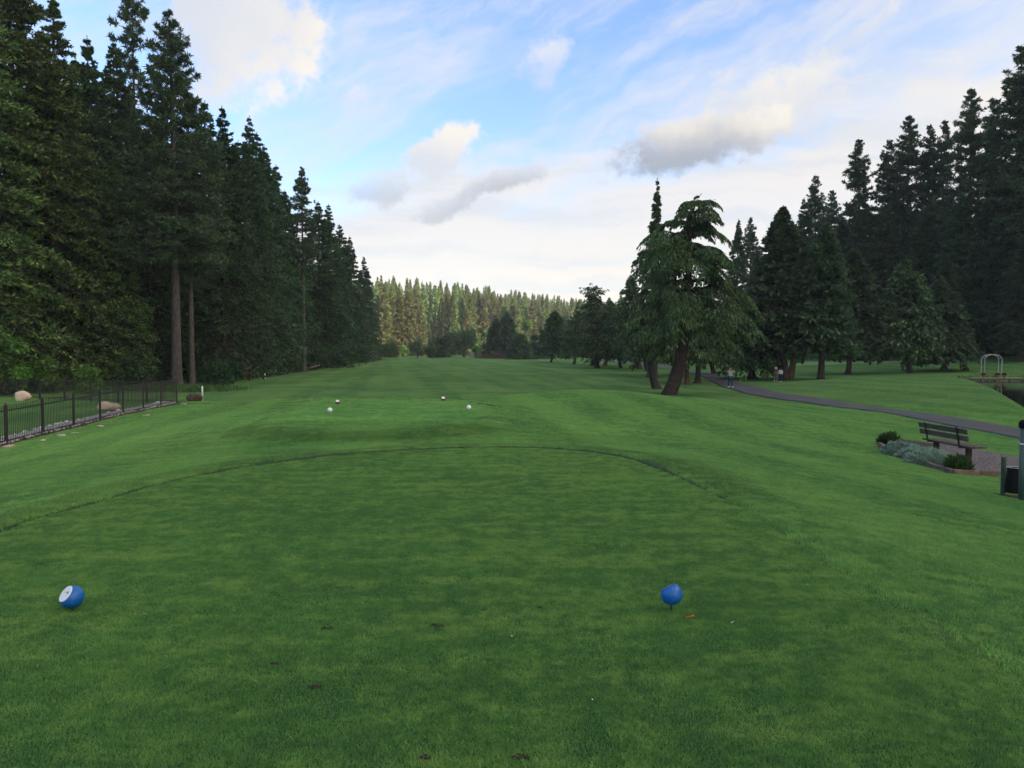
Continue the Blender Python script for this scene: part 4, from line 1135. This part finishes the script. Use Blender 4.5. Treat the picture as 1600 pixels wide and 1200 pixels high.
for k, (px, py, lab, s_) in enumerate(((14, 699, 'flat sandy edging stone at the left edge of the photo, below the first post', 1.25), (68, 689, 'flat sandy stone at the foot of the second fence post', .8), (96, 682, 'long sandy edging stone between second and third fence posts', 1.1),
                                     (156, 667, 'flat sandy stone left of the fourth fence post', 1.0), (228, 650, 'flat sandy stone below the sixth fence post', .9), (287, 632, 'last flat sandy stone at the corner of the fence', .9), (118, 677, 'small sandy stone at the foot of the third fence post', .6))):
    x, y, z = at(px, py); o = link('edging_stone', FM[k % 3], None, (x, y, z - .01), -1.3 + .2 * k); o.scale = (s_, s_, s_)
    tag(o, lab, 'stone', 'flat stones edging the fence bed')
for px, py, dm, mt, lab, sd, d in ((165, 642, (1.35, .8, .62), TANROCK, 'low tan boulder seen through the fence on the side lawn', 731, 41), (33, 626, (1.0, .7, .75), TANROCK, 'upright tan boulder at the left by the wood', 732, 49.5), (246, 632, (.62, .4, .34), STONEP, 'small white rock near the far fence corner', 733, 43.5)):
    x, y, z = gp(px, d); tag(link('boulder', rock_mesh('boulder', mt, sd, dm, ICO3, .2), None, (x, y, z - .05), .4), lab, 'rock')
x, y, z = at(304, 627)
tag(link('rock', rock_mesh('rock', BARKD, 741, (.95, .7, .55), ICO3, .3), None, (x, y, z - .03), .3), 'dark brown rock at the end of the iron fence', 'rock')
mb = MB(); mb.lathe([(.045, 0), (.045, .82), (.03, .85)], 10)
tag(mb.ob('marker_pipe', WHITE, None, (x + .32, y + .35, z), sm=True), 'white pipe standing behind the dark brown rock', 'pipe')
# white stakes and bench at the wood edge
for px, py, hh, lab in ((414, 592, .55, 'white stake nearest the twin trunks'), (431, 583, .5, 'white stake on the lawn edge right of the twin trunks'), (515, 575, .75, 'white stake near the slim bare pine')):
    x, y, z = at(px, py); mb = MB(); mb.box((0, 0, hh / 2 - .1), (.11, .11, hh + .2), bev=.01); mb.lathe([(.06, hh), (.03, hh + .06)], 4)
    tag(mb.ob('stake', WHITE, None, (x, y, z)), lab, 'stake', 'white boundary stakes')
x, y, z = gp(417, 104)
lamp = thing('post_lamp', 'small pale globe on a dark post beside the twin trunks', 'lamp', (x, y, z))
mb = MB(); mb.lathe([(.05, -.2), (.05, .95), (.09, .97), (.09, 1.0)], 8); mb.ob('post', IRON, lamp)
gz = CAMZ - (576 - 548) / F * 104 - z
mb = MB(); mb.lathe([(.02, gz - .16), (.12, gz - .10), (.15, gz), (.12, gz + .1), (.02, gz + .15)], 12); mb.ob('globe', WHITE, lamp, sm=True)
mb = MB(); mb.lathe([(.035, .95), (.035, gz - .1)], 8); mb.ob('stem', IRON, lamp)
x, y, z = gp(387, 86)
bn = thing('wooden_bench', 'small orange wooden bench in the shade under the left firs', 'bench', (x, y, z), .1)
zb = CAMZ - (573 - 548) / F * 86 - z
for sx in (-.3, .3):
    mb = MB(); mb.box((sx * 1.15, 0, zb / 2 - .05), (.09, .09, zb + .1)); mb.ob('leg', ORWOOD, bn)
mb = MB(); mb.box((0, 0, zb + .02), (.78, .12, .24), bev=.02); mb.ob('board', ORWOOD, bn)
mb = MB(); mb.box((0, .25, zb * .5), (.78, .3, .06), bev=.01); mb.ob('seat', ORWOOD, bn)
x, y, z = gp(489, 128)
mb = MB(); mb.tube([(-1.0, 0, .25), (0, .1, .5), (1.1, 0, .8)], [.16, .14, .09], 8); mb.tube([(.2, .05, .55), (.5, .1, 1.3)], [.06, .03], 6); mb.tube([(-.6, 0, .35), (-.75, .1, -.1)], [.08, .06], 6)
tag(mb.ob('fallen_branch', DEADWOOD, None, (x, y, z), sm=True), 'pale fallen branch right of the slim bare pine', 'branch')
# ------------------------------------------------------------------ tee markers
def ball_verts(rad, normal, cut, n=3):
    V, Fc = ICO3 if n == 3 else ICO2
    V = V * rad
    nv = np.array(Vector(normal).normalized()); d = V @ nv
    V = V - np.outer(np.maximum(d - cut * rad, 0), nv)
    return V, Fc
def marker(name, px, py, rad, cut_dir, cut, body, disc, label, cat, group, spike_h=.05, exact=None, ball=None):
    x, y, z = exact or at(px, py)
    o = thing(name, label, cat, (x, y, z), 0, group)
    V, Fc = ball_verts(rad, cut_dir, cut)
    zc = rad + spike_h
    link('ball', mesh('ball', V + np.array([0, 0, zc]), Fc, body, True), o)
    for p in o.children[0].data.polygons: p.use_smooth = True
    nv = Vector(cut_dir).normalized(); Q = nv.to_track_quat('Z', 'Y').to_matrix()
    rr = rad * math.sqrt(max(0, 1 - cut * cut)) * .97
    mb = MB(); mb.lathe([(rr, 0), (rr, .002), (rr * .97, .0045)], 32, nv * (cut * rad) + Vector((0, 0, zc)), Q)
    dd = mb.ob('face_disc', disc, o)
    mb = MB(); mb.lathe([(.006, -.06), (.006, spike_h + rad * .1)], 8); mb.ob('spike', IRON, o)
    return o, nv, Q, rr, zc
GM = 'tee marker balls'
o, nv, Q, rr, zc = marker('tee_marker', 113, 956, .074, (-.52, -.60, .62), .62, BLUE, WHITE, 'blue ball tee marker showing its white disc face, left on the tee', 'tee marker', GM, .02)
bc = Vector((0, 0, zc)) + nv * (.62 * .074 + .005)
mb = MB()          # small printed crest on the white face: a little dark tree shape
ux, uy = Q @ Vector((1, 0, 0)), Q @ Vector((0, 1, 0))
upv = (Vector((0, 0, 1)) - nv * nv.z).normalized(); sdv = upv.cross(nv)
for (a, b, s_) in ((0.020, .022, .010), (.012, .018, .006), (.028, .018, .006), (.020, .012, .005)):
    p = bc + sdv * a + upv * b * .55
    mb.add([p + sdv * s_ * .9, p + upv * s_ * 1.0, p - sdv * s_ * .9, p - upv * s_ * .7], [(0, 1, 2, 3)])
for k in range(5):
    p = bc - sdv * (.004 + .006 * k) + upv * (.012 - .0022 * k); mb.add([p + sdv * .003 + upv * .001, p + upv * .0022, p - sdv * .003, p - upv * .0022], [(0, 1, 2, 3)])
mb.ob('printed_mark', LOGO, o.children[1])
marker('tee_marker', 1049, 957, .072, (-.45, .30, .88), .64, BLUE, BLUE, 'blue ball tee marker with sloping top facet, right on the tee', 'tee marker', GM, .042)
marker('tee_marker', 515.5, 646, .075, (.3, .8, .5), .7, WHITE, WHITE, 'white ball tee marker on the left of the forward tee', 'tee marker', GM, .02)
marker('tee_marker', 732.5, 641.5, .072, (-.3, .8, .5), .7, WHITE, WHITE, 'white ball tee marker on the right of the forward tee', 'tee marker', GM, .02)
marker('tee_marker', 527.5, 632.5, .075, (.05, -.55, .83), .55, RED, WHITE, 'red ball tee marker with white face, left rear of the forward tee', 'tee marker', GM, .02)
marker('tee_marker', 692.5, 627, .075, (.05, -.55, .83), .55, RED, WHITE, 'red ball tee marker with white face, right rear of the forward tee', 'tee marker', GM, .02)
x, y, z = at(1077, 969)
mb = MB(); a = .32; ca, sa = math.cos(a), math.sin(a)
mb.tube([(-.028 * ca, -.028 * sa, .013), (.018 * ca, .018 * sa, .016), (.026 * ca, .026 * sa, .017), (.030 * ca, .030 * sa, .017)], [.0030, .0034, .0055, .0072], 10)
tag(mb.ob('golf_tee', ORANGE, None, (x, y, z), sm=True), 'broken orange golf tee lying by the right blue marker', 'golf tee')
r = np.random.default_rng(21); V0, F0 = ICO1; VV = []; FF = []; n0 = 0
for px, py, w_ in ((683, 982, .034), (430, 1041, .014), (492, 1080, .022), (844, 955, .012), (755, 957, .010), (510, 985, .026), (665, 1193, .016), (815, 1192, .024)):
    x, y, z = at(px, py)
    for k in range(int(w_ * 1400)):
        a, q = r.uniform(0, 6.28), w_ * math.sqrt(r.random()); sz = r.uniform(.003, .007)
        v = V0 * sz * np.array([1, 1, .7]) * (1 + r.normal(0, .15, (len(V0), 1)))
        VV.append(v + np.array([x + q * 1.5 * math.cos(a), y + q * math.sin(a), z + .010])); FF.append(F0 + n0); n0 += len(V0)
tag(link('divot_soil', mesh('divot_soil', np.concatenate(VV), np.concatenate(FF), SOIL, True)), 'dark crumbs of soil in divots on the tee', None, None, 'stuff')
PETAL = plain('white_petal', (.75, .75, .70), (.65, .66, .6), 9, .7, 0)
r = np.random.default_rng(31); pv = []
for px, py in ((829, 844), (797, 1001), (326, 914), (987, 923), (1145, 977), (1262, 918), (1249, 661), (1235, 720), (880, 745), (640, 760), (420, 830), (1090, 790), (930, 1100), (60, 1050)):
    x, y, z = at(px, py)
    for k in range(3): pv.append((x + r.normal(0, .008), y + r.normal(0, .008), z + .016))
pv = np.array(pv)
tag(link('white_petals', mesh('white_petals', kites(pv, r.normal(size=pv.shape) * np.array([1, 1, .3]), .009, .007, r, .1, .9), np.arange(len(pv) * 4).reshape(-1, 4), PETAL)), 'white clover petals scattered on the turf', None, None, 'stuff')
# ------------------------------------------------------------------ bench on its gravel pad
GB = [BED[3], BED[4], BED[5], BED[6], BED[7], BED[8], BED[9], BED[10], BED[11], at(1468, 706)[:2]]
flatbed('gravel_pad', GB, GRAVEL, .05, 'pinkish gravel pad under the bench')
flatbed('mulch_bed', [BED[0], BED[1], BED[2], BED[3], at(1475, 712)[:2], BED[11], BED[12], BED[13]], SOIL, .035, 'dark mulch bed under the silver shrubs')
r = np.random.default_rng(15); GBa = np.array(GB); VV = []; FF = []; n0 = 0
mn, mx_ = GBa.min(0), GBa.max(0)
q = r.uniform(mn, mx_, (5200, 2)); q = q[sdf(GBa, q[:, 0], q[:, 1]) < -.03]; hz = H(q[:, 0], q[:, 1])
oc = np.array([(1, 0, 0), (0, 1, 0), (-1, 0, 0), (0, -1, 0), (0, 0, 1), (0, 0, -1)], float); of = np.array([(0, 1, 4), (1, 2, 4), (2, 3, 4), (3, 0, 4), (1, 0, 5), (2, 1, 5), (3, 2, 5), (0, 3, 5)])
VV = oc[None] * r.uniform(.009, .024, (len(q), 1, 3)) + np.c_[q, hz + .055][:, None, :] + r.normal(0, .003, (len(q), 6, 3))
tag(link('gravel', mesh('gravel', VV.reshape(-1, 3), (of[None] + 6 * np.arange(len(q))[:, None, None]).reshape(-1, 3), GRAVEL)), 'loose gravel chips on the bench pad', None, None, 'stuff')
edge_t = thing('timber_edging', 'weathered timber edging along the front of the bench bed', 'edging', (BED[2][0], BED[2][1], h1(*BED[2])))
for k in range(6):
    a, b = Vector(BED[k]), Vector(BED[k + 1])
    p0 = Vector((a.x, a.y, h1(*a) + .045)); p1 = Vector((b.x, b.y, h1(*b) + .045)); dv = p1 - p0
    M = dv.to_track_quat('X', 'Z').to_matrix()
    mb = MB(); mb.box(tuple((p0 + p1) / 2 - Vector(edge_t.location)), (dv.length - .01, .09, .15), M, .012); mb.ob('timber', EDGING, edge_t)
bx, by = 11.17, 20.5
bz = h1(bx, by) + .05
bench = thing('park_bench', 'weathered wooden bench seen from behind, facing the path and pond', 'bench', (bx, by, bz), .06)
BL = 2.05
for k, xx in enumerate((-.02, .13, .28)):
    mb = MB(); mb.box((xx, 0, .40), (.135, BL, .045), bev=.006); mb.ob('seat_plank', WOODG, bench)
tilt = Matrix.Rotation(-.20, 3, 'Y')
for k, zz in enumerate((.62, .79)):
    mb = MB(); mb.box((-.13 - (zz - .40) * .2 + .03, -.0, zz), (.042, BL, .135), tilt, .006); mb.ob('back_plank', WOODG, bench)
for yy in (-.68, .68):
    mb = MB(); mb.box((.10, yy, .13), (.11, .12, .49), bev=.008); mb.ob('leg', WOODD, bench)
    mb = MB(); mb.box((.12, yy, .366), (.50, .06, .018)); mb.box((-.185, yy, .62), (.018, .06, .54), tilt); mb.ob('bracket', STEELK, bench)
# shrubs of the bed
def mound(name, px, py, dims, leaf, label, seed, n, L, group, up=.6):
    x, y, z = at(px, py); r = np.random.default_rng(seed)
    o = thing(name, label, 'shrub', (x, y, z), 0, group)
    d = nrm(r.normal(size=(n, 3))); d[:, 2] = np.abs(d[:, 2])
    lump = 1 + .16 * np.sin(d[:, 0] * 5 + seed) * np.cos(d[:, 1] * 4.3 + seed * 2) + .08 * np.sin(d[:, 0] * 13 + d[:, 2] * 9)
    P = d * np.array(dims) * (r.uniform(.72, 1.0, n) * lump)[:, None] * np.array([.5, .5, 1]) + np.array([0, 0, .03])
    D = d * .8 + np.array([0, 0, up]) + r.normal(0, .35, (n, 3))
    link('foliage', mesh('foliage', kites(P, D, L * r.uniform(.6, 1.3, n), L * .26, r, .2, .1), np.arange(n * 4).reshape(-1, 4), leaf), o)
    mb = MB()
    for k in range(14):
        a = r.uniform(0, 6.28); q = Vector((math.cos(a) * dims[0] * .33, math.sin(a) * dims[1] * .33, dims[2] * .6))
        mb.tube([(0, 0, -.03), tuple(q * .5), tuple(q)], [.012, .009, .004], 4, False)
    mb.ob('stems', WOODD, o)
    return o
GS = 'shrubs in the bench bed'
mound('silver_shrub', 1408, 711, (.95, .9, .28), F_SILVER, 'silver-green mounded shrub farthest from the bench end', 801, 5200, .085, GS)
mound('silver_shrub', 1431, 717, (.85, .75, .24), F_SILVER, 'silver-green mounded shrub in the middle of the bed', 802, 4200, .085, GS)
mound('silver_shrub', 1456, 728, (1.12, .9, .32), F_SILVER, 'largest silver-green mounded shrub nearest the bench leg', 803, 6500, .085, GS)
mound('green_shrub', 1389, 696, (.5, .5, .24), F_TUFT, 'small green shrub at the far left tip of the bed', 804, 900, .16, GS, 1.0)
mound('green_shrub', 1497, 740, (.46, .46, .26), F_TUFT, 'small spiky green plant at the near corner of the bed', 805, 900, .17, GS, 1.1)
# ------------------------------------------------------------------ posts and bin
x, y, z = at(1567, 775)
PB = (x, y)
flatbed('bare_soil', [tuple(p_) for p_ in SOILP], SOIL, .02, 'bare dark soil round the bin posts')
mb = MB(); mb.box((0, 0, .30), (.062, .062, .76), bev=.006); mb.box((0, 0, .69), (.058, .058, .012))
p1 = mb.ob('metal_post', GPOST, None, (x, y, z), .2)
tag(p1, 'short dark green metal post left of the black bin', 'post')
bxp = (1587 - 800) / F * 13.9
bn_ = thing('litter_bin', 'black tapered litter bin hung on the grey-green post', 'bin', (bxp + .03, 13.9, h1(bxp, 13.9) + .10))
mb = MB(); mb.lathe([(.15, 0), (.152, .02), (.135, .22), (.118, .40), (.122, .405), (.122, .43), (.108, .43), (.105, .40)], 20); mb.ob('barrel', BINM, bn_, sm=False)
mb = MB(); mb.tube([(.121 * math.cos(a), .121 * math.sin(a), .44) for a in np.linspace(0, 2 * PI, 21)], .006, 6); mb.ob('rim', CHROME, bn_, sm=True)
mb = MB(); mb.box((.10, -.02, .3), (.16, .03, .03)); mb.ob('bracket', STEELK, bn_)
gx = (1602.5 - 800) / F * 13.4; gz = h1(gx, 13.4)
pp = thing('ball_washer_post', 'thick grey-green post cut by the right edge of the photo', 'post', (gx, 13.4, gz))
mb = MB(); mb.lathe([(.06, -.3), (.06, 1.24)], 16); mb.ob('column', GPALE, pp, sm=True)
mb = MB(); mb.lathe([(.066, 1.24), (.08, 1.25), (.08, 1.33), (.05, 1.37), (.02, 1.38)], 16); mb.ob('cap', BINM, pp, sm=True)
mb = MB(); mb.lathe([(.062, .95), (.068, .955), (.068, .985), (.062, .99)], 16); mb.ob('clamp', CHROME, pp, sm=True)
# ------------------------------------------------------------------ pond dock and arch
dx_, dy_ = (1550 - 800) / F * 89, 89.0
dock = thing('pond_dock', 'low wooden dock with plant boxes at the far side of the pond', 'dock', (dx_, dy_, WATER_Z), .05)
for k in range(14):
    mb = MB(); mb.box((-3.1 + k * .48, 0, .30), (.44, 1.5, .05), bev=.006); mb.ob('plank', PLANK, dock)
mb = MB(); mb.box((0, -.72, .18), (6.8, .06, .16)); mb.ob('beam', WOODG, dock)
for xx in (-3.1, -1.6, 0, 1.6, 3.1):
    mb = MB(); mb.lathe([(.08, -1.2), (.08, .27)], 8, (xx, -.6, 0)); mb.ob('pile', WOODD, dock)
for k, (xx, c_m, lab) in enumerate(((-1.2, TERRA, 'orange plant pot under the left leg of the pond arch'), (1.1, TERRA, 'orange plant box right of the arch on the dock'), (.35, TERRA, 'orange plant pot between the arch legs on the dock'))):
    t_ = thing('plant_pot', lab, 'plant pot', (dx_ + xx, dy_ - .45, WATER_Z + .326), .05, 'plant pots on the pond dock')
    mb = MB(); mb.lathe([(.15, 0), (.2, .22), (.22, .23), (.22, .27), (.18, .27)], 14); mb.ob('pot', c_m, t_, sm=False)
    rr_ = np.random.default_rng(k); d = nrm(rr_.normal(size=(160, 3))); d[:, 2] = np.abs(d[:, 2])
    link('plant', mesh('plant', kites(d * .12 + np.array([0, 0, .26]), d + np.array([0, 0, .7]), .22, .08, rr_), np.arange(640).reshape(-1, 4), F_TUFT), t_)
arch = thing('garden_arch', 'thin pale metal garden arch standing on the pond dock', 'arch', (dx_ - .05, dy_, WATER_Z + .326), .05)
AW, AH = .98, 2.05
for sy in (-.3, .3):
    for sx in (-1, 1):
        mb = MB(); mb.tube([(sx * AW, sy, 0), (sx * AW, sy, AH)], .035, 6); mb.ob('leg', STONEP, arch)
    mb = MB(); mb.tube([(AW * math.cos(a), sy, AH + .52 * math.sin(a)) for a in np.linspace(0, PI, 13)], .035, 6); mb.ob('hoop', STONEP, arch)
for a in np.linspace(.25, PI - .25, 6):
    mb = MB(); mb.tube([(AW * math.cos(a), -.3, AH + .52 * math.sin(a)), (AW * math.cos(a), .3, AH + .52 * math.sin(a))], .022, 5); mb.ob('crossbar', STONEP, arch)
r = np.random.default_rng(4); pr_ = POND
rd = []
for k in range(700):
    i = r.integers(0, len(POND)); p = POND[i] + (POND[(i + 1) % len(POND)] - POND[i]) * r.random()
    if p[1] < 80: continue
    rd.append((p[0] + r.normal(0, .4), p[1] + .6 + abs(r.normal(0, .4)), max(h1(*p), WATER_Z) - .05))
rd = np.array(rd)
tag(link('reeds', mesh('reeds', kites(rd, np.array([0, 0, 1.]) + r.normal(0, .2, rd.shape), r.uniform(.35, .8, len(rd)), .09, r), np.arange(len(rd) * 4).reshape(-1, 4), F_TUFT)), 'reeds along the far bank of the pond', None, None, 'stuff')
# ------------------------------------------------------------------ low brown fence at the end of the fairway
fa, fb = Vector(gp(742, 262)[:2]), Vector(gp(868, 244)[:2])
bf = thing('board_fence', 'low red-brown board fence across the end of the fairway', 'fence', (fa.x, fa.y, h1(*fa)))
n = 12; BO = Vector(bf.location)
for k in range(n + 1):
    p = fa.lerp(fb, k / n); q = Vector((p.x, p.y, h1(*p))) - BO
    mb = MB(); mb.box((q.x, q.y, q.z + .75), (.16, .16, 1.75)); mb.ob('post', FENCEB, bf)
    if k < n:
        p2 = fa.lerp(fb, (k + 1) / n); q2 = Vector((p2.x, p2.y, h1(*p2))) - BO; dv = q2 - q
        M = dv.to_track_quat('X', 'Z').to_matrix()
        for j in range(6):
            mb = MB(); c0 = (q + q2) / 2 + Vector((0, 0, .22 + j * .235)); mb.box(tuple(c0), (dv.length, .05, .20), M); mb.ob('board', FENCEB, bf)
x, y, z = gp(743, 262)
mb = MB(); mb.box((0, 0, .85), (1.0, .8, 1.9), bev=.05); mb.box((0, 0, 1.85), (1.1, .9, .12), bev=.02)
tag(mb.ob('stone_pillar', STONE, None, (x - .9, y, z)), 'pale stone pillar at the left end of the brown fence', 'pillar')
# ------------------------------------------------------------------ people
def skin_obj(name, V, Ed, rad, mat, parent, lev=2):
    me = bpy.data.meshes.new(name); me.from_pydata(V, Ed, []); me.materials.append(mat)
    o = link(name, me, parent)
    sk = o.modifiers.new('skin', 'SKIN'); sk.use_smooth_shade = True
    for i, d in enumerate(me.skin_vertices[0].data):
        q = rad[i]; d.radius = q if isinstance(q, tuple) else (q, q); d.use_root = (i == 0)
    ss = o.modifiers.new('smooth', 'SUBSURF'); ss.levels = lev; ss.render_levels = lev
    return o
def person(loc, hgt, rz, label, shirt, trousers, hair, arms, step_=.16, long_sleeve=True):
    o = thing('person', label, 'person', loc, rz, None); s_ = hgt / 1.72
    P = dict(pel=(0, 0, .93), waist=(0, 0, 1.08), chest=(0, .01, 1.30), neck=(0, 0, 1.46), head=(0, -.015, 1.60), top=(0, -.01, 1.68),
             hl=(.10, 0, .90), hr=(-.10, 0, .90), kl=(.11, -step_ * .75, .49), kr=(-.11, step_ * .15, .49), al=(.11, -step_, .08), ar=(-.11, step_ * .9, .11), fl=(.115, -step_ - .15, .035), fr=(-.115, step_ * .9 - .13, .045),
             sl=(.18, 0, 1.41), sr=(-.18, 0, 1.41))
    if arms == 'up': P.update(el=(.36, -.12, 1.36), er=(-.36, -.12, 1.36), wl=(.16, -.13, 1.56), wr=(-.16, -.13, 1.56), ml=(.10, -.12, 1.61), mr=(-.10, -.12, 1.61))
    else: P.update(el=(.24, .04, 1.14), er=(-.24, -.03, 1.14), wl=(.25, -.06, .90), wr=(-.25, .03, .90), ml=(.25, -.08, .81), mr=(-.25, .04, .81))
    Rd = dict(pel=(.15, .11), waist=(.135, .10), chest=(.165, .115), neck=.055, head=(.078, .095), top=.06, hl=.095, hr=.095, kl=.062, kr=.062, al=.042, ar=.042, fl=.036, fr=.036, sl=.062, sr=.062, el=.043, er=.043, wl=.030, wr=.030, ml=.034, mr=.034)
    E_ = [('pel', 'waist'), ('waist', 'chest'), ('chest', 'neck'), ('neck', 'head'), ('head', 'top'), ('pel', 'hl'), ('pel', 'hr'), ('hl', 'kl'), ('hr', 'kr'), ('kl', 'al'), ('kr', 'ar'), ('al', 'fl'), ('ar', 'fr'), ('chest', 'sl'), ('chest', 'sr'), ('sl', 'el'), ('sr', 'er'), ('el', 'wl'), ('er', 'wr'), ('wl', 'ml'), ('wr', 'mr')]
    def grow(name, keys, mat, k=1.0, ed=None, over=None):
        ks = list(keys); ee = [(ks.index(a), ks.index(b)) for a, b in (ed or E_) if a in ks and b in ks]
        V = [tuple(np.array((over or {}).get(q, P[q])) * s_) for q in ks]
        rad = [tuple(w * k * s_ for w in Rd[q]) if isinstance(Rd[q], tuple) else Rd[q] * k * s_ for q in ks]
        return skin_obj(name, V, ee, rad, mat, o)
    grow('body', P.keys(), SKIN, .93)
    grow('trousers', ['pel', 'hl', 'hr', 'kl', 'kr', 'al', 'ar'], trousers, 1.18)
    grow('shirt', ['waist', 'pel', 'chest', 'sl', 'sr', 'el', 'er'] + (['wl', 'wr'] if long_sleeve else []), shirt, 1.16, [('waist', 'pel'), ('waist', 'chest'), ('chest', 'sl'), ('chest', 'sr'), ('sl', 'el'), ('sr', 'er'), ('el', 'wl'), ('er', 'wr')], {'pel': (0, 0, .95)})
    hv = ICO2[0] * np.array([.102, .118, .115]); hv = hv[:, :] + np.array([0, .012, 1.655])
    hv[:, 1] = np.where((hv[:, 1] < -.06) & (hv[:, 2] < 1.67), hv[:, 1] * .2, hv[:, 1])
    link('hair', mesh('hair', hv * s_, ICO2[1], hair, True), o)
    mb = MB()
    for q in ('fl', 'fr'):
        c0 = np.array(P[q]) * s_; mb.box((c0[0], c0[1] + .06 * s_, c0[2] + .005), (.095 * s_, .27 * s_, .075 * s_), bev=.02)
    mb.ob('shoes', WHITE, o)
    return o
x, y, z = at(1141, 606)
person((x, y, z + .045), 1.70, .15, 'person in grey top and dark jeans walking on the path, hands raised', SHIRT, DENIM, HAIRB, 'up')
x, y, z = at(1212, 596)
person((x, y, z), 1.70, PI, 'adult in navy jacket standing on the lawn left of the forked cedar', NAVY, KHAKI, HAIR, 'down', .05)
x, y, z = at(1219.5, 597)
person((x, y, z), 1.32, PI, 'child in pale top beside the adult near the forked cedar', PALEC, DENIM, HAIR, 'down', .05)
# ------------------------------------------------------------------ air
def haze():
    m = bpy.data.materials.new('haze'); m.use_nodes = True
    t = m.node_tree; t.nodes.remove(t.nodes['Principled BSDF'])
    v = t.nodes.new('ShaderNodeVolumePrincipled'); v.inputs['Color'].default_value = (.86, .91, 1, 1); v.inputs['Density'].default_value = .0002
    t.links.new(v.outputs[0], t.nodes['Material Output'].inputs['Volume'])
    mb = MB(); mb.box((0, 730, 57), (3060, 1620, 132))
    tag(mb.ob('haze', m), 'thin evening haze over the course', None, None, 'stuff')
haze()
